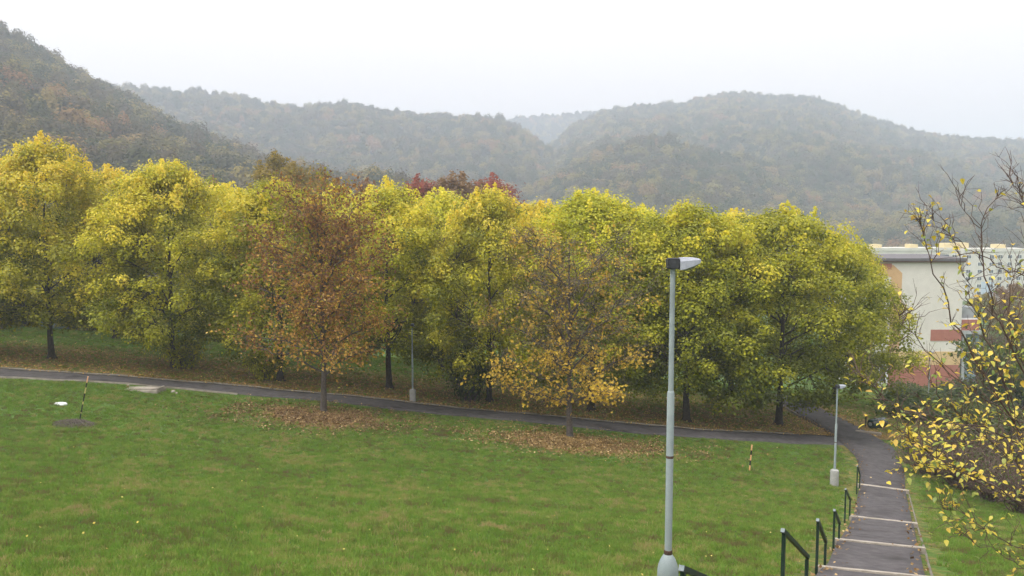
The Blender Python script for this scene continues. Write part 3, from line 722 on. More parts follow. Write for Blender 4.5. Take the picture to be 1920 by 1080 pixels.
for i_, (px_, d_, lab_) in enumerate([(40, 76, 'yellow-green shrub deep under the maples at the left edge'), (165, 79, 'yellow-green shrub between the two leftmost trunks, far back'), (262, 77, 'yellow-green shrub far back, left of the trunk behind the slab'), (420, 80, 'yellow-green shrub far back, right of the trunk behind the slab'),
                                         (670, 80, 'yellow-green shrub far back behind the brown-leaved tree'), (830, 79, 'yellow-green shrub far back, right of the lamp post among the maples'), (1190, 78, 'yellow-green shrub far back, left of the near lamp post')]):
    x_ = ray(px_, 600)[0] * d_; put_bush(3, (x_, d_, gz(x_, d_) - .1), 4.6, 4.2, lab_, 'shrubs far back under the maples', i_ * 1.3)
q = G(500, 712); put_bush(3, q, 1.3, 2.0, 'low yellowish shrub left of the brown-leaved tree beyond the path', None)
# ------------------------------------------------------------------ buildings
M['render_white'] = plain('render_white', (.60, .575, .525), (.66, .635, .58), 1.2, .9, detail=10, stain=(.56, .535, .49))
M['render_orange'] = plain('render_orange', (.52, .33, .17), (.58, .38, .20), 2, .9)
M['render_yellow'] = plain('render_yellow', (.56, .40, .20), (.62, .45, .24), 2, .9)
M['render_red'] = plain('render_red', (.33, .13, .095), (.38, .16, .12), 2, .9)
M['roof_dark'] = plain('roof_dark', (.10, .095, .10), (.15, .14, .145), 3, .8)
M['roof_trim'] = plain('roof_trim', (.16, .09, .075), (.20, .12, .10), 3, .8)
M['window_glass'] = plain('window_glass', (.05, .06, .075), (.09, .10, .12), 3, .15, spec=.6)
M['window_frame'] = plain('window_frame', (.70, .70, .70), (.78, .78, .77), 6, .5)
M['grey_wall'] = plain('grey_wall', (.30, .32, .33), (.40, .42, .43), 1.5, .9, stain=(.24, .26, .27))
M['teal_wall'] = plain('teal_wall', (.16, .22, .25), (.22, .28, .31), 1.5, .85, stain=(.13, .18, .2))
M['block_cream'] = plain('block_cream', (.55, .53, .47), (.62, .60, .54), .3, .9)
M['block_blue'] = plain('block_blue', (.42, .50, .60), (.48, .56, .66), .3, .9)
M['block_yellow'] = plain('block_yellow', (.62, .50, .25), (.68, .56, .30), .5, .9)

# near building: gable end towards us
bd = 105.0
def bx(px): return ray(px, 600)[0] * bd
def bz(py): return ray(1700, py)[1] * bd
bl, brt = bx(1612), bx(1803); base_z = bz(716); top_z = bz(491)
bo = Vector(((bl + brt) / 2, bd, base_z))
bld = empty('gable_building', bo, 'white gable-ended building with yellow and red bands right of the maples', 'building')
def P3(name, mat, x0, x1, y0, y1, z0, z1, parent=bld, bevel=0, **k):
    org = bo if parent is bld else bo + parent.location
    return MB().box(x0 - org.x, x1 - org.x, y0 - org.y, y1 - org.y, z0 - org.z, z1 - org.z).build(name, mat, parent, bevel=bevel, **k)
P3('wall', M['render_white'], bl, brt, bd, bd + 9, base_z - 2, top_z)
P3('roof', M['roof_dark'], bl - .5, brt + .15, bd - .45, bd + 9.4, top_z + .14, top_z + .45)
P3('roof_trim', M['roof_trim'], bl - .4, brt + .1, bd - .3, bd - .01, top_z - .05, top_z + .137)
P3('base_band', M['render_red'], bx(1668), brt + .02, bd - .06, bd + .01, base_z - 1, bz(684))
P3('base_band', M['render_red'], bl - .02, bx(1631), bd - .06, bd + .01, base_z - 1, bz(684))
P3('yellow_band', M['render_yellow'], bx(1668), brt + .02, bd - .05, bd + .01, bz(684) + .003, bz(659))
P3('red_panel', M['render_red'], bx(1746), brt + .02, bd - .055, bd + .01, bz(639), bz(618))
x0, x1 = bx(1668), bx(1688)          # orange stripe with a slanted head
V = [(x0, bz(659) + .003), (x1, bz(659) + .003), (x1, bz(512)), (bx(1671), bz(497)), (x0 - 1.9, bz(497)), (x0 - 1.9, bz(512)), (x0, bz(520))]
mb = MB(); n_ = len(V)
mb.add([(x - bo.x, -.045, z - bo.z) for x, z in V] + [(x - bo.x, .01, z - bo.z) for x, z in V], [tuple(range(n_ - 1, -1, -1)), tuple(range(n_, 2 * n_))] + [(i, (i + 1) % n_, n_ + (i + 1) % n_, n_ + i) for i in range(n_)])
mb.build('orange_stripe', M['render_orange'], bld)
P3('red_panel', M['render_red'], bx(1634), bx(1668), bd - .07, bd + .01, bz(505), bz(494))
for a_, b_ in ((1633, 1648), (1651, 1665)):          # entrance glazing
    f = P3('window', M['window_frame'], bx(a_), bx(b_), bd - .08, bd + .01, base_z, bz(681))
    for z0, z1 in ((.15, .9), (1.0, 1.9)):
        MB().box(bx(a_) - bo.x + .12, bx(b_) - bo.x - .12, -.10, -.06, z0, z1).build('pane', M['window_glass'], f)
P3('pillar', M['window_frame'], bx(1665.5), bx(1667.8), bd - .12, bd + .01, base_z - .5, bz(680))
f = P3('window', M['window_frame'], bx(1660), bx(1666), bd - .08, bd + .01, bz(572), bz(560))
MB().box(bx(1660) - bo.x + .07, bx(1666) - bo.x - .07, -.10, -.06, bz(572) - bo.z + .07, bz(560) - bo.z - .07).build('pane', M['window_glass'], f)
# the grey stair wing on its right
P3('wing_wall', M['grey_wall'], brt + .003, bx(1836), bd + 1.2, bd + 8, base_z - 2, bz(578))
P3('wing_wall', M['teal_wall'], bx(1818), bx(1841), bd + .5, bd + 1.197, base_z - 2, bz(627))
P3('balcony_panel', M['render_red'], brt + .02, bx(1838), bd + .2, bd + .45, bz(620), bz(600), label='red balcony front')
P3('balcony_slab', M['grey_wall'], brt + .02, bx(1842), bd + .1, bd + 1.19, bz(627) + .003, bz(620) - .003)
P3('column', M['grey_wall'], bx(1808), bx(1814), bd + .15, bd + .49, base_z - 2, bz(627))
P3('railing', M['window_frame'], brt + .02, bx(1838), bd + .3, bd + .34, bz(600) + .01, bz(597))
P3('wing_panel', M['window_frame'], bx(1841) + .003, bx(1848), bd + .9, bd + 1.19, bz(690), bz(650))

# apartment block far behind
fd = 342.0
def fx(px): return ray(px, 500)[0] * fd
def fz(py): return ray(1750, py)[1] * fd
fo = Vector((fx(1780), fd, gz(fx(1780), fd)))
blk = empty('apartment_block', fo, 'long pale panel apartment block with rows of windows far behind the gable building', 'building')
def PF(name, mat, x0, x1, y0, y1, z0, z1, parent=blk):
    return MB().box(x0 - fo.x, x1 - fo.x, y0, y1, z0 - fo.z, z1 - fo.z).build(name, mat, parent)
secs = [(1596, 1706, 0.0, 466, 'block_cream'), (1706, 1800, .9, 466, 'block_cream'), (1800, 1864, -2.0, 467, 'block_cream'), (1864, 1935, -.7, 467, 'block_cream'), (1935, 2040, -2.2, 468, 'block_cream')]
win_me = MB().box(-.95, .95, -.08, .02, -.72, .72).mesh('window', M['window_frame'])
pane_me = MB().box(-.80, -.06, -.11, -.05, -.6, .6).box(.06, .80, -.11, -.05, -.6, .6).mesh('pane', M['window_glass'])
log_me = MB().box(-1.75, 1.75, -.1, .02, -.75, .75).mesh('loggia', M['window_glass'])
for a_, b_, y0, t_, m_ in secs:
    PF('wall', M[m_], fx(a_) + .01, fx(b_) - .01, y0, y0 + 13, fo.z - 3, fz(t_))
    PF('parapet', M['block_cream'], fx(a_) + .02, fx(b_) - .02, y0 - .25, y0 - .01, fz(t_) - .9, fz(t_) + .3)
    n = max(2, int((fx(b_) - fx(a_)) / 3.6)); xs = np.linspace(fx(a_), fx(b_), n + 1); xs = (xs[:-1] + xs[1:]) / 2
    for r in range(8):
        z_ = fz(481) - 2.8 * r
        if z_ < fo.z + 1: continue
        for k, x_ in enumerate(xs):
            lg = (k % 4 == 3)
            o = link('loggia' if lg else 'window', log_me if lg else win_me, blk, (x_ - fo.x, y0, z_ - fo.z))
            if not lg: link('pane', pane_me, o)
PF('blue_panel', M['block_blue'], fx(1836), fx(1860), -2.03, -2.003, fz(577), fz(527.5))
for a_, b_, t_ in ((1643, 1658, 459), (1712, 1726, 459), (1776, 1800, 457), (1806, 1822, 456), (1876, 1892, 459)):
    PF('roof_shaft', M['block_yellow'], fx(a_), fx(b_), 3, 8, fz(466) + .003, fz(t_))
o = P3('wall', M['block_blue'], 0, .01, 0, .01, 0, .01) if False else None

# ------------------------------------------------------------------ bushes and trees at the right
rb = [(0, 1706, 735, 86, 3.2, 1.3, 'low green bush below the red base band of the gable building'), (1, 1765, 738, 84, 3.4, 1.5, 'green bush under the right corner of the gable'),
      (0, 1840, 735, 82, 3.6, 2.8, 'tall green bush in front of the grey stair wing'), (1, 1900, 735, 80, 4.5, 7.0, 'tall olive-green bush at the right edge beside the stair wing'),
      (0, 1700, 790, 62, 2.6, 1.9, 'dark green bush beside the dark green drum, right of the path'), (0, 1775, 800, 60, 3.4, 1.7, 'dark green bush right of the path bend, behind the yellow-leaved branches'),
      (1, 1865, 800, 56, 3.6, 2.4, 'green bush at the right edge below the stair wing')]
for i, (k, px_, py_, d, rx, h, lab) in enumerate(rb):
    x_ = ray(px_, py_)[0] * d; put_bush(k, (x_, d, gz(x_, d) - .1), rx, h, lab, 'green bushes right of the junction', i * 1.1)
tb = [(1745, 890, 1.9, 2.1, 'brown twiggy thicket nearest the bend of the path'), (1800, 915, 2.0, 2.3, 'brown twiggy thicket, second from the path bend'), (1865, 940, 2.0, 2.3, 'brown twiggy thicket, third from the path bend'), (1930, 965, 1.9, 2.2, 'brown twiggy thicket at the right edge, nearest to us'),
      (1790, 862, 2.0, 2.2, 'brown twiggy thicket behind the others, deep in the hedge'), (1880, 880, 2.2, 2.4, 'brown twiggy thicket behind the others at the right edge')]
for i, (px_, py_, rx, h, lab) in enumerate(tb):
    put_bush(2, G(px_, py_), rx, h, lab, 'twiggy thickets along the right of the path', i * 1.9, 'thicket')
x_ = ray(1905, 560)[0] * 130
plant_tree('autumn_tree', far_m['rust'], (x_, 130, gz(x_, 130)), 'grey-brown tree at the right edge before the apartment block', 'tree', rz=1, scale=(.9, .9, (at(1905, 530, 130).z - gz(x_, 130)) / 13))

for i, (px_, top_, d_, wf_, kd_, lab_) in enumerate([(1846, 550, 132, .8, 'olive', 'olive tree right behind the grey stair wing'), (1878, 538, 140, .8, 'rust', 'brownish tree between the stair wing and the grey-brown tree'), (1935, 535, 138, 1.0, 'olive', 'olive tree cut by the right edge before the apartment block')]):
    x_ = ray(px_, 560)[0] * d_; z_ = gz(x_, d_); h_ = (at(px_, top_, d_).z - z_) / 13
    plant_tree('autumn_tree', far_m[kd_], (x_, d_, z_), lab_, 'tree', 'trees beside the stair wing', rz=i * 1.4, scale=(wf_, wf_, h_))

# ------------------------------------------------------------------ street lamps
M['cover_grey'] = plain('cover_grey', (.27, .27, .255), (.36, .36, .34), 5, .8, stain=(.22, .21, .19))
def lamp(p, H, label, rz, lens_dir=1, near=False):
    o = empty('street_lamp', p, label, 'street lamp', 'grey lamp posts along the paths', rz)
    if not near:
        cov = MB().lathe([(.19, -.4), (.19, .64), (.175, .705), (.12, .74), (.045, .75)], 20).build('base_cover', M['cover_grey'], o, smooth=True)
    else: cov = MB().lathe([(.15, -.4), (.15, .30), (.148, .36), (.135, .43), (.105, .51), (.07, .57), (.056, .59)], 20).build('base_cover', M['lamp_paint'], o, smooth=True)
    MB().box(-.05, .05, -.158, -.13, .24, .28).build('latch', M['lamp_dark'], cov)
    MB().lathe([(.054, .575), (.060, .59), (.060, .64), (.05, .65)], 16).build('collar', M['rust'], o, smooth=True)
    hs = .75 + (H - .75) * .555
    MB().lathe([(.052, .64), (.052, hs - .02), (.046, hs), (.038, hs + .015)], 16).build('lower_pole', M['lamp_paint'], o, smooth=True)
    MB().lathe([(.054, 1.98), (.055, 1.99), (.055, 2.005), (.054, 2.015)], 16).build('weld_ring', M['rust'], o, smooth=True)
    MB().lathe([(.038, hs), (.036, H - .10), (.036, H + .02)], 14).build('upper_pole', M['lamp_paint'], o, smooth=True)
    # luminaire: dark gear box on the pole, pale shell tapering forward with the lens below
    hd = MB(); secs_ = [(-.075, .085, -.03, .125), (.085, .09, -.03, .13)]
    MB().box(-.085, .085, -.085, .085, H - .02, H + .125).build('gear_box', M['lamp_dark'], o, bevel=.012)
    prof = [(.087, .088, -.035, .128), (.16, .098, -.02, .135), (.28, .095, .025, .132), (.35, .08, .055, .122), (.375, .06, .07, .105)]
    V = []; 
    for x, hw, z0, z1 in prof:
        for dy, dz in ((-1, 0), (-1, .72), (-.72, 1), (.72, 1), (1, .72), (1, 0)): V.append((x, hw * dy, H + z0 + (z1 - z0) * dz))
    Fh = []
    for i in range(len(prof) - 1):
        for k in range(6): Fh.append((i * 6 + k, i * 6 + (k + 1) % 6, (i + 1) * 6 + (k + 1) % 6, (i + 1) * 6 + k))
    Fh += [(5, 4, 3, 2, 1, 0), tuple(24 + k for k in range(6))]
    head = MB().add(V, Fh).build('lamp_head', M['lamp_shell'], o)
    lv = MB()
    LV = []
    for x, hw, zt, dp in ((.12, .07, -.03, .01), (.17, .085, -.02, .035), (.25, .085, .012, .045), (.33, .07, .045, .03), (.36, .05, .06, .01)):
        for dy, dz in ((-1, 0), (-.6, -.8), (0, -1), (.6, -.8), (1, 0)): LV.append((x, hw * dy, H + zt + dp * dz))
    FL = [(i * 5 + k, i * 5 + k + 1, (i + 1) * 5 + k + 1, (i + 1) * 5 + k) for i in range(4) for k in range(4)]
    lv.add(LV, FL).build('lens', M['lens'], head, smooth=True)
    return o
pz = 12.2; lx = ray(1252, 1085)[0] * pz; lg = gz(lx, pz)
Hn = at(1263, 501, pz).z - lg
# the cover stands on a short plinth of its own so that its dome ends where the photograph shows it
lamp((lx, pz, lg), Hn, 'tall grey lamp post in the foreground beside the steps', 0, near=True)
q = G(1564, 910); lamp(q, at(1568, 727, q.y).z - q.z, 'smaller grey lamp post farther down, left of the stepped path', 0)
q = G(774, 753); lamp(q, 4.45, 'lamp post beyond the path among the maples, its head hidden in leaves', 1.57)
dq = 84.0; lx2 = ray(1741, 740)[0] * dq
lamp((lx2, dq, gz(lx2, dq)), at(1741, 661, dq).z - gz(lx2, dq), 'thin distant lamp post in front of the gable building', 0)

# ------------------------------------------------------------------ handrails at the steps
def handrail(p0, p1, h0, h1, label, group='green handrails beside the steps'):
    p0 = Vector(p0); p1 = Vector(p1); o = empty('handrail', p0, label, 'handrail', group)
    d = p1 - p0; ux = Vector((d.x, d.y, 0)).normalized(); ang = math.atan2(ux.y, ux.x)
    Rz = Matrix.Rotation(ang, 4, 'Z')
    for off, h in ((Vector((0, 0, 0)), h0), (d, h1)):
        MB().box(-.025, .025, -.025, .025, -.3, h - .02, Matrix.Translation(off) @ Rz).build('post', M['rail_green'], o, bevel=.004)
    a_ = Vector((0, 0, h0)) - ux * .06; b_ = d + Vector((0, 0, h1)) + ux * .05
    t = (b_ - a_); L = t.length; X_ = t.normalized(); Y_ = Vector((-ux.y, ux.x, 0)); Z_ = X_.cross(Y_)
    Mx = Matrix(((X_.x, Y_.x, Z_.x, a_.x), (X_.y, Y_.y, Z_.y, a_.y), (X_.z, Y_.z, Z_.z, a_.z), (0, 0, 0, 1)))
    rl = MB().box(0, L, -.03, .03, -.03, .03, Mx).build('rail', M['rail_green'], o, bevel=.005)
    MB().box(-.006, -.001, -.028, .028, -.028, .028, Mx).build('end_cap', M['rail_cap'], rl)
rail_lab = ['green handrail beside the near lamp post, cut off by the bottom edge', 'nearest full green handrail, its sloping top rail in clear view', 'green handrail at the nearest visible step edge', 'green handrail at the second visible step edge', 'green handrail at the third visible step edge', 'farthest green handrail, at the foot of the steps']
# both ends of each top rail
for i, (a_, b_) in enumerate([((1281, 1061, 8.6), (1338, 1094, 9.7)), ((1470, 992, 12.4), (1513, 1046, 13.5)), ((1534, 973, 16.2), (1548, 1018, 17.3)), ((1565, 955, 20.6), (1574, 982, 21.7)), ((1586, 916, 28.4), (1594, 938, 29.5)), ((1608, 873, 37.2), (1612.5, 890, 38.3))]):
    t0, t1 = at(*a_), at(*b_); z0, z1 = gz(t0.x, t0.y), gz(t1.x, t1.y)
    handrail((t0.x, t0.y, z0), (t1.x, t1.y, z1), max(.5, t0.z - z0), max(.35, t1.z - z1), rail_lab[i])

# ------------------------------------------------------------------ small things on the grass
def striped_pole(p0, p1, r, cols, label):
    p0 = Vector(p0); p1 = Vector(p1); o = empty('marker_pole', p0, label, 'marker pole')
    d = p1 - p0; n = len(cols)
    for i, (c, f) in enumerate(cols):
        a0 = sum(x[1] for x in cols[:i]); MB().tube([d * a0 + d.normalized() * .001, d * (a0 + f)], [r, r], 10).build('band', M[c], o, smooth=True)
g0 = G(148, 788); tp = at(165, 706, g0.y - .1)
striped_pole(g0 - Vector((0, 0, .15)), tp, .026, [('pole_black', .22), ('pole_yellow', .02), ('pole_black', .17), ('pole_yellow', .06), ('pole_black', .17), ('pole_yellow', .13), ('pole_black', .10), ('pole_orange', .13)], 'leaning black and yellow striped pole on the lawn at the left')
g0 = G(1405, 882); tp = at(1410, 834, g0.y)
striped_pole(g0 - Vector((0, 0, .1)), tp, .036, [('pole_black', .08), ('pole_orange', .18), ('pole_black', .18), ('pole_orange', .20), ('pole_black', .16), ('pole_orange', .20)], 'short orange and black striped pole on the lawn right of the near lamp post')
# dry clippings round the foot of the left pole
rng = np.random.default_rng(55); g0 = G(140, 797); n = 2600
a_ = rng.uniform(0, 6.28, n); r_ = rng.uniform(0, 1, n) ** .6; xx = g0.x + r_ * np.cos(a_) * .95; yy = g0.y + r_ * np.sin(a_) * .75
P = np.c_[xx, yy, ground_z(xx, yy) + .05 + .22 * (1 - r_ ** 2) * rng.uniform(.2, 1, n)]
me = leaf_cloud('dry_grass_heap', P, rng.normal(size=(n, 3)) + [0, 0, .7], rng.uniform(.06, .16, n), np.array([(.19, .16, .135)]) * rng.uniform(.6, 1.4, (n, 1)), M['leaf_litter'], .12, .02, rng)
link('dry_grass_heap', me, label='grey heap of dry grass round the foot of the leaning striped pole', category='grass heap', kind='stuff')
# concrete slab (old chamber cover) by the path
g0 = G(262, 731); c_ = empty('concrete_chamber', g0, 'low pale concrete slab lying on the grass beside the path at the left', 'slab', rz=-.06)
MB().box(-1.28, 1.25, -.55, .55, -.3, .08).build('slab', M['concrete'], c_, bevel=.03)
MB().box(-.35, 1.0, -.30, .36, .082, .12).build('cover', M['concrete'], c_, bevel=.02)
MB().box(1.08, 1.20, -.5, .5, .082, .15).build('upstand', M['concrete'], c_, bevel=.02)
for dx, dy, s_ in ((-.9, .62, .10), (1.75, .2, .14), (2.0, .0, .09)):
    mb = MB(); rg = np.random.default_rng(int(dx * 10) + 40)
    mb.lathe([(s_ * .7, -.1), (s_, .02), (s_ * .8, s_ * .6), (s_ * .3, s_ * .85)], 7)
    st = mb.build('stone', M['concrete'], None, (g0.x + dx, g0.y + dy, gz(g0.x + dx, g0.y + dy)), label={-9: 'small pale stone left behind the concrete slab', 17: 'pale broken stone just right of the concrete slab', 20: 'smaller pale stone right of the broken one by the slab'}[int(dx * 10)], category='stone')
M['white_paint'] = plain('white_paint', (.62, .63, .63), (.74, .75, .75), 6, .7)
g0 = G(113, 758)
V_ = MB().lathe([(.34, -.1), (.33, .03), (.27, .075), (.12, .095), (.02, .10)], 18, Matrix.Diagonal((1.0, .75, 1, 1)))
V_.build('white_cover', M['white_paint'], None, g0, smooth=True, label='low white rounded cover lying in the grass left of the striped pole', category='cover')
# kerb piece, dark green drum and thin stake at the bend of the path
g0 = G(1628, 813)
MB().box(-.75, .75, -.13, .13, -.1, .13, Matrix.Rotation(-.5, 4, 'Z')).build('loose_kerbstone', M['concrete'], None, g0, bevel=.03, label='pale loose kerbstone at the bend of the path near the drum', category='kerbstone')
M['drum_green'] = plain('drum_green', (.010, .028, .022), (.018, .042, .034), 6, .22, spec=.6)
g0 = G(1644, 803)
dr = empty('drum', g0, 'glossy dark green drum lying in the grass right of the path bend', 'drum', rz=.5)
Mx = Matrix.Translation((0, 0, .34)) @ Matrix.Rotation(R(90), 4, 'Y')
MB().lathe([(.05, -.62), (.26, -.60), (.33, -.52), (.335, -.2), (.345, -.18), (.335, -.16), (.335, .2), (.345, .22), (.335, .24), (.33, .62), (.2, .66)], 20, Mx).build('body', M['drum_green'], dr, smooth=True)
MB().lathe([(.10, -.665), (.12, -.655), (.12, -.60), (.10, -.60)], 16, Mx).build('lid', M['rail_cap'], dr, smooth=True)
g0 = G(1623, 799); 
MB().box(-.03, .03, -.03, .03, -.2, .75).box(-.04, .04, -.04, .04, .75, .80).build('stake', M['pole_black'], None, g0, label='thin dark stake in the grass left of the drum', category='stake')

# ------------------------------------------------------------------ fallen leaves
def litter(name, n, pts_fn, cols, label, size=(.05, .125), lift=.05):
    rng = np.random.default_rng(len(label)); xy = pts_fn(rng, n); k = len(xy)
    P = np.c_[xy, ground_z(xy[:, 0], xy[:, 1]) + lift + rng.uniform(0, .07, k)]
    c = mixcol(cols, rng.uniform(0, 1, k)) * rng.uniform(.8, 1.15, (k, 1))
    me = leaf_cloud(name, P, rng.normal(size=(k, 3)) * .45 + [0, 0, 1], rng.uniform(*size, k), c, M['leaf_litter'], .85, .12, rng)
    link(name, me, label=label, category='fallen leaves', kind='stuff')
def patch(q, rx, ry, dx=0, dy=0):
    def f(rng, n):
        a = rng.uniform(0, 6.28, n); r = np.abs(rng.normal(size=n)) * .52; x = q.x + dx + np.cos(a) * r * rx; y = q.y + dy + np.sin(a) * r * ry
        k = line_dist(x, y, cross_c) > CROSS_W - .2; k &= vnoise(x, y, 2.6, 21) + vnoise(x, y, .9, 22) * .8 + rng.normal(size=n) * .25 > r * .55 - .55
        return np.c_[x, y][k]
    return f
LB = [(0, (.09, .052, .025)), (.5, (.19, .118, .052)), (.85, (.29, .19, .085)), (1, (.44, .32, .15))]
LG = [(0, (.12, .072, .03)), (.5, (.24, .155, .06)), (.85, (.36, .245, .10)), (1, (.52, .39, .19))]
litter('fallen_leaves', 17000, patch(brown_pos, 6.6, 3.8, 0, -1.3), LB, 'brown fallen leaves on the grass under the brown-leaved tree')
litter('fallen_leaves', 17000, patch(gold_pos, 7.4, 3.4, .2, -1.1), LG, 'tan fallen leaves on the grass under the golden-leaved tree')
def under_row(rng, n):
    x = rng.uniform(-45, 24, n * 3); yc = np.interp(x, cross_c[:, 0], cross_c[:, 1]); y = yc + 1.0 + np.abs(rng.normal(size=n * 3)) * 7
    k = rng.uniform(size=n * 3) < litter_mask(x, y) * 1.3; k &= line_dist(x, y, main_c) > 1.3; return np.c_[x, y][k][:n]
litter('fallen_leaves', 26000, under_row, [(0, (.20, .115, .045)), (.5, (.36, .22, .08)), (1, (.58, .42, .11))], 'brown leaf litter under the row of maples beyond the path')
def lawn_pts(rng, n):
    y = rng.uniform(13, 49, n); x = rng.uniform(-.62, .40, n) * y; k = line_dist(x, y, main_c) > 1.2; return np.c_[x, y][k]
litter('scattered_leaves', 240, lawn_pts, [(0, (.32, .22, .06)), (.6, (.50, .40, .08)), (1, (.58, .50, .14))], 'single yellow leaves and small flowers scattered over the lawn', (.035, .065), .09)
def near_path(rng, n):
    k = rng.integers(0, len(main_c), n); s = rng.choice([-1, 1], n); o_ = path_w(main_c[k, 1]) * s * np.abs(1.05 - np.abs(rng.normal(size=n)) * .18)
    return main_c[k] + nmain[k] * o_[:, None] + rng.normal(size=(n, 2)) * .1
litter('path_leaves', 650, near_path, LB, 'brown leaves gathered along the edges of the stepped path', (.06, .12), .13)

# ------------------------------------------------------------------ grass on the lawn
def tuft(seed, n, h, r):
    rng = np.random.default_rng(seed); V = []; Fq = []
    for i in range(n):
        a = rng.uniform(0, 6.28); rr = r * rng.uniform(0, 1) ** .5; x, y = rr * math.cos(a), rr * math.sin(a); hh = h * rng.uniform(.5, 1.1); b = rng.uniform(0, 6.28); w_ = .006 + .004 * rng.uniform()
        lx_, ly_ = rng.normal() * .45 * hh, rng.normal() * .45 * hh; cx, cy_ = math.cos(b) * w_, math.sin(b) * w_
        k = len(V); V += [(x - cx, y - cy_, -.02), (x + cx, y + cy_, -.02), (x + lx_ * .4 + cx * .8, y + ly_ * .4 + cy_ * .8, hh * .6), (x + lx_ * .4 - cx * .8, y + ly_ * .4 - cy_ * .8, hh * .6), (x + lx_, y + ly_, hh)]
        Fq += [(k, k + 1, k + 2, k + 3), (k + 3, k + 2, k + 4)]
    me = bpy.data.meshes.new('grass_tuft'); me.from_pydata(V, [], Fq); me.update(); me.materials.append(M['blade']); return me
tufts = [tuft(1, 38, .11, .16), tuft(2, 34, .085, .15), tuft(3, 40, .13, .14), tuft(4, 30, .07, .17)]
gx2 = np.arange(-50, 62, .5); gy2 = np.arange(9, 84, .5); X2, Y2 = np.meshgrid(gx2, gy2)
d_c = line_dist(X2, Y2, cross_c); d_m = line_dist(X2, Y2, main_c)
den = np.interp(Y2, [9, 30, 50, 84], [1, .8, .42, .3])
den *= (d_c > CROSS_W + .75) & (d_m > path_w(Y2) + .62)
den *= np.clip(1 - litter_mask(X2, Y2) * 1.15, .10, 1)
den *= (X2 > -.66 * Y2 - 3) & (X2 < .70 * Y2 + 3)
clump = .5 + vnoise(X2, Y2, 5, 77) + .9 * vnoise(X2, Y2, 2.2, 78); den *= np.clip(.5 + .55 * clump, .12, 1)
V = np.stack([X2, Y2, ground_z(X2, Y2)], -1).reshape(-1, 3); ii = np.arange(X2.size).reshape(X2.shape)
Fq = np.stack([ii[:-1, :-1], ii[:-1, 1:], ii[1:, 1:], ii[1:, :-1]], -1).reshape(-1, 4)
dm = den[:-1, :-1].ravel() + den[1:, 1:].ravel(); Fq = Fq[dm > 0]
me = mesh_np('grass', V, Fq, M['blade']); a = me.attributes.new('dens', 'FLOAT', 'POINT'); a.data.foreach_set('value', den.ravel().astype(np.float32))
scatter('grass', me, tufts, 78.0, .45, 1.15, 5, 'dens', .15, label='short green grass of the sloping lawn', category='grass', kind='stuff')

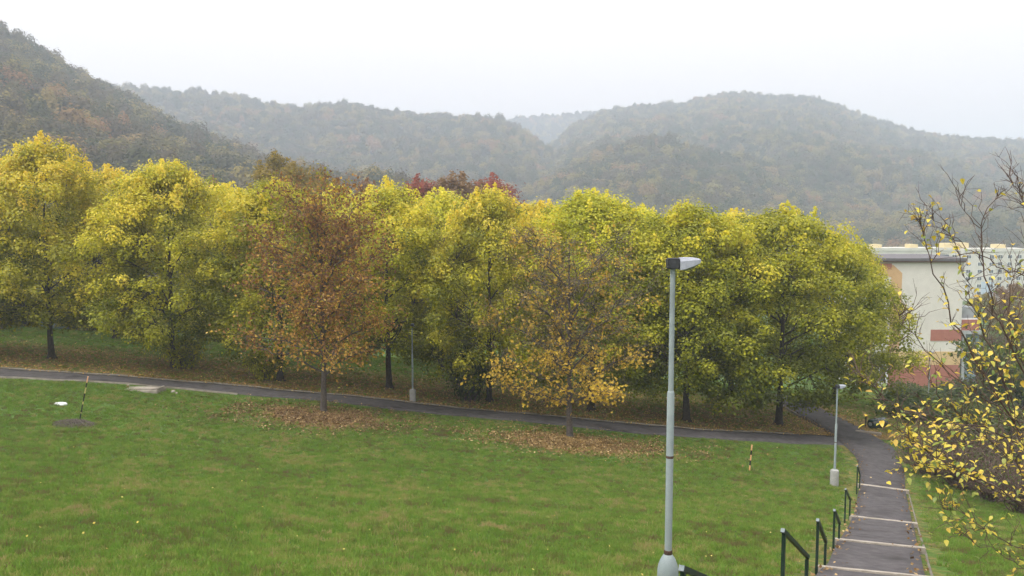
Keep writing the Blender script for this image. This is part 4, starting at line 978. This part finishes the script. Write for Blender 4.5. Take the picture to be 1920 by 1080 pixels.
# ------------------------------------------------------------------ shrub with yellow leaves close at the right
def near_shrub():
    rng = np.random.default_rng(91)
    leaves = []
    lm, t, p, o_ = new_mat('shrub_leaf'); t.nodes.remove(p)
    oi = N(t, 'ShaderNodeObjectInfo'); r = N(t, 'ShaderNodeValToRGB'); e = r.color_ramp.elements
    st = [(0, (.18, .26, .05)), (.18, (.34, .38, .06)), (.32, (.62, .54, .07)), (.7, (.76, .60, .07)), (.92, (.70, .48, .06)), (1, (.46, .29, .06))]
    while len(e) < len(st): e.new(.5)
    for k, (pp, c) in enumerate(st): e[k].position = pp; e[k].color = (*c, 1)
    at_ = N(t, 'ShaderNodeAttribute', attribute_name='var'); ad = N(t, 'ShaderNodeMath', operation='ADD'); t.links.new(oi.outputs['Random'], ad.inputs[0]); t.links.new(at_.outputs['Fac'], ad.inputs[1])
    fr = N(t, 'ShaderNodeMath', operation='FRACT'); t.links.new(ad.outputs[0], fr.inputs[0]); t.links.new(fr.outputs[0], r.inputs['Fac'])
    d = N(t, 'ShaderNodeBsdfDiffuse'); tr = N(t, 'ShaderNodeBsdfTranslucent'); mx = N(t, 'ShaderNodeMixShader'); mx.inputs[0].default_value = .35
    gl = N(t, 'ShaderNodeBsdfGlossy'); gl.inputs['Roughness'].default_value = .45; m2 = N(t, 'ShaderNodeMixShader'); m2.inputs[0].default_value = .05
    t.links.new(r.outputs[0], d.inputs[0]); t.links.new(r.outputs[0], tr.inputs[0]); t.links.new(d.outputs[0], mx.inputs[1]); t.links.new(tr.outputs[0], mx.inputs[2])
    t.links.new(mx.outputs[0], m2.inputs[1]); t.links.new(gl.outputs[0], m2.inputs[2]); t.links.new(m2.outputs[0], o_.inputs['Surface'])
    # ovate leaf, folded at the midrib, tip bent down; stalk at the origin, blade along +X
    def leaf_shape(bend, fold):
        xs = [0, .18, .42, .68, .88, 1.0]; ws = [.0, .24, .33, .25, .12, 0]; V = []; Fq = []
        for x, w_ in zip(xs, ws):
            z = -bend * x * x
            V += [(x, 0, z), (x, w_, z + fold * w_), (x, -w_, z + fold * w_)]
        for i in range(5): Fq += [(i * 3, (i + 1) * 3, (i + 1) * 3 + 1, i * 3 + 1), (i * 3, i * 3 + 2, (i + 1) * 3 + 2, (i + 1) * 3)]
        Vs = V + [(-.16, -.012, .03), (-.16, .012, .03), (.0, .012, 0), (.0, -.012, 0)]; Fq.append((18, 21, 20, 19))
        return Vs, Fq
    shapes = [leaf_shape(b, f) for b, f in ((.25, .25), (.45, .35), (.12, .5), (.6, .15))]
    leaf_me = []
    for V, Fq in shapes:
        me = bpy.data.meshes.new('leaf'); me.from_pydata(V, [], Fq); me.update(); me.materials.append(lm); me.polygons.foreach_set('use_smooth', np.ones(len(me.polygons), bool)); leaf_me.append(me)
    root = Vector((ray(1990, 1000)[0] * 8.3, 8.3, 0)); root.z = gz(root.x, root.y)
    o = empty('yellow_leaved_shrub', root, 'tall bare-twigged shrub with sparse yellow leaves close at the right edge', 'shrub')
    wood = MB(); twigs = MB(); segs = []
    def trace(pts, r0, r1, w=0.0, n=4):
        P = [at(*p) for p in pts]; Q = []
        for i in range(len(P) - 1):
            for k in range(n):
                q = P[i].lerp(P[i + 1], k / n); 
                if i or k: q += Vector((rng.normal(), rng.normal(), rng.normal())) * .012
                Q.append(q)
        Q.append(P[-1]); rad = np.linspace(r0 * .62, r1 * .62, len(Q))
        wood.tube([q - root for q in Q], list(rad), 6); return Q
    B = [   # (pixel, pixel, metres away), weight of leaves
        ([(1990, 1180, 8.3), (1975, 980, 8.2), (1905, 800, 8.0), (1836, 690, 7.8), (1790, 600, 7.7), (1742, 482, 7.6), (1722, 405, 7.6)], .022, .004, .7),
        ([(1975, 980, 8.2), (1940, 740, 7.9), (1872, 610, 7.7), (1850, 520, 7.6), (1838, 428, 7.6), (1872, 352, 7.5)], .017, .004, .25),
        ([(1838, 428, 7.6), (1804, 392, 7.6), (1796, 352, 7.6)], .006, .003, .05),
        ([(1990, 700, 8.0), (1930, 520, 7.8), (1882, 505, 7.7), (1822, 470, 7.6), (1780, 440, 7.6), (1736, 398, 7.6)], .012, .003, .2),
        ([(1975, 980, 8.2), (1930, 800, 7.7), (1850, 752, 7.4), (1780, 700, 7.2), (1692, 612, 7.0), (1686, 588, 7.0)], .012, .003, .12),
        ([(1985, 1060, 8.3), (1945, 850, 7.5), (1850, 800, 7.0), (1760, 785, 6.7), (1695, 768, 6.5), (1655, 744, 6.4), (1598, 692, 6.4)], .013, .003, .40),
        ([(1985, 1060, 8.3), (1950, 960, 7.4), (1850, 905, 6.9), (1765, 862, 6.6), (1715, 828, 6.4), (1682, 806, 6.3)], .013, .003, 1.3),
        ([(1985, 1060, 8.3), (1940, 1040, 7.2), (1860, 1000, 6.9), (1800, 962, 6.7), (1762, 950, 6.6)], .010, .003, .8),
        ([(1990, 1180, 8.3), (1960, 1090, 7.6), (1900, 1050, 7.3), (1840, 1020, 7.1), (1795, 1000, 7.0)], .010, .003, .9),
        ([(1990, 760, 8.1), (1940, 420, 7.8), (1920, 372, 7.8), (1888, 325, 7.8)], .012, .003, .05),
        ([(1990, 700, 8.1), (1925, 400, 8.0), (1908, 330, 8.0)], .010, .003, .05),
        ([(1905, 800, 8.0), (1860, 660, 7.6), (1815, 560, 7.5), (1800, 470, 7.4)], .010, .003, .9),
        ([(1940, 740, 7.9), (1900, 640, 7.6), (1890, 560, 7.5), (1912, 470, 7.4)], .011, .003, .7),
        ([(1975, 980, 8.2), (1900, 860, 7.8), (1820, 800, 7.5), (1760, 740, 7.4), (1735, 700, 7.3)], .011, .003, 1.1),
        ([(1975, 980, 8.2), (1890, 930, 7.3), (1800, 890, 7.0), (1740, 880, 6.9), (1715, 862, 6.8)], .011, .003, 1.5),
        ([(1985, 1060, 8.3), (1930, 880, 8.1), (1860, 840, 8.0), (1800, 830, 7.9), (1730, 800, 7.8)], .010, .003, 1.3),
        ([(1945, 850, 7.5), (1900, 770, 7.3), (1850, 720, 7.2), (1822, 660, 7.1)], .009, .003, .9),
        ([(1985, 1060, 8.3), (1950, 900, 7.2), (1915, 830, 7.0), (1880, 700, 6.9), (1905, 590, 6.8)], .011, .003, 1.1)]
    for pts, r0, r1, wgt in B:
        Q = trace(pts, r0, r1, wgt); n = len(Q)
        L_tot = sum((Q[i + 1] - Q[i]).length for i in range(n - 1))
        for k in range(int(L_tot * 11)):
            i = rng.integers(int(n * .2), n - 1); p = Q[i].lerp(Q[i + 1], rng.uniform()); d = (Q[i + 1] - Q[i]).normalized()
            d = (d * .7 + Vector((rng.normal() * .55, rng.normal() * .55, rng.normal() * .45 + .28))).normalized(); L = rng.uniform(.10, .48) * (1.2 - .5 * i / n)
            pts2 = limb(rng, p, p + d * L, 4, .04, .18); twigs.tube([q - root for q in pts2], [.0032, .0028, .0023, .0018, .0012], 4, cap=False)
            for _ in range(2):
                q = pts2[rng.integers(1, 4)]; e2 = q + (d + Vector((rng.normal(), rng.normal(), rng.normal() + .2)) * .7).normalized() * rng.uniform(.04, .16); twigs.tube([q - root, e2 - root], [.0018, .0010], 3, cap=False)
                if rng.uniform() < .65 * wgt: leaves.append((e2, d))
            for q in pts2[1:]:
                if rng.uniform() < .55 * wgt: leaves.append((q, d))
    wood.build('stems', M['twig'], o, smooth=True); twigs.build('twigs', M['twig'], o, smooth=True)
    rng.shuffle(leaves)
    big = []
    for q, d in leaves:
        size = rng.uniform(.03, .06); yaw = rng.uniform(0, 6.28); pitch = rng.normal() * .28 + .15; roll = rng.normal() * .35
        Mx = Matrix.Translation(Vector(q) - root) @ Matrix.Rotation(yaw, 4, 'Z') @ Matrix.Rotation(pitch, 4, 'Y') @ Matrix.Rotation(roll, 4, 'X') @ Matrix.Scale(size, 4)
        u = 960 + F_PX * q[0] / q[1]; big.append((size / q[1] * (1 if u < 1935 else .1), Mx))
    big.sort(key=lambda b: -b[0])
    for i, (s_, Mx) in enumerate(big[:300]):
        lf = link('leaf', leaf_me[i % 4], o); lf.matrix_local = Mx
    rest = MB(); var = []
    for i, (s_, Mx) in enumerate(big[300:]):
        V, Fq = shapes[i % 4]; rest.add([Mx @ Vector(v) for v in V], Fq); var += [rng.uniform()] * len(V)
    if rest.v:
        me = rest.mesh('foliage', lm, True); a = me.attributes.new('var', 'FLOAT', 'POINT'); a.data.foreach_set('value', np.array(var, np.float32))
        link('foliage', me, o, kind='stuff')
    print('shrub leaves', len(big))
near_shrub()

# ------------------------------------------------------------------ haze
hm = bpy.data.materials.new('haze'); hm.use_nodes = True; t = hm.node_tree; t.nodes.clear()
ho = t.nodes.new('ShaderNodeOutputMaterial'); pv = t.nodes.new('ShaderNodeVolumePrincipled')
pv.inputs['Color'].default_value = (.80, .895, 1.0, 1); pv.inputs['Density'].default_value = .00066; pv.inputs['Anisotropy'].default_value = .25
t.links.new(pv.outputs[0], ho.inputs['Volume'])
MB().box(-2000, 2000, -290, 2300, -41, 170).build('haze', hm, kind='stuff', label='pale autumn haze filling the valley air', category='haze')
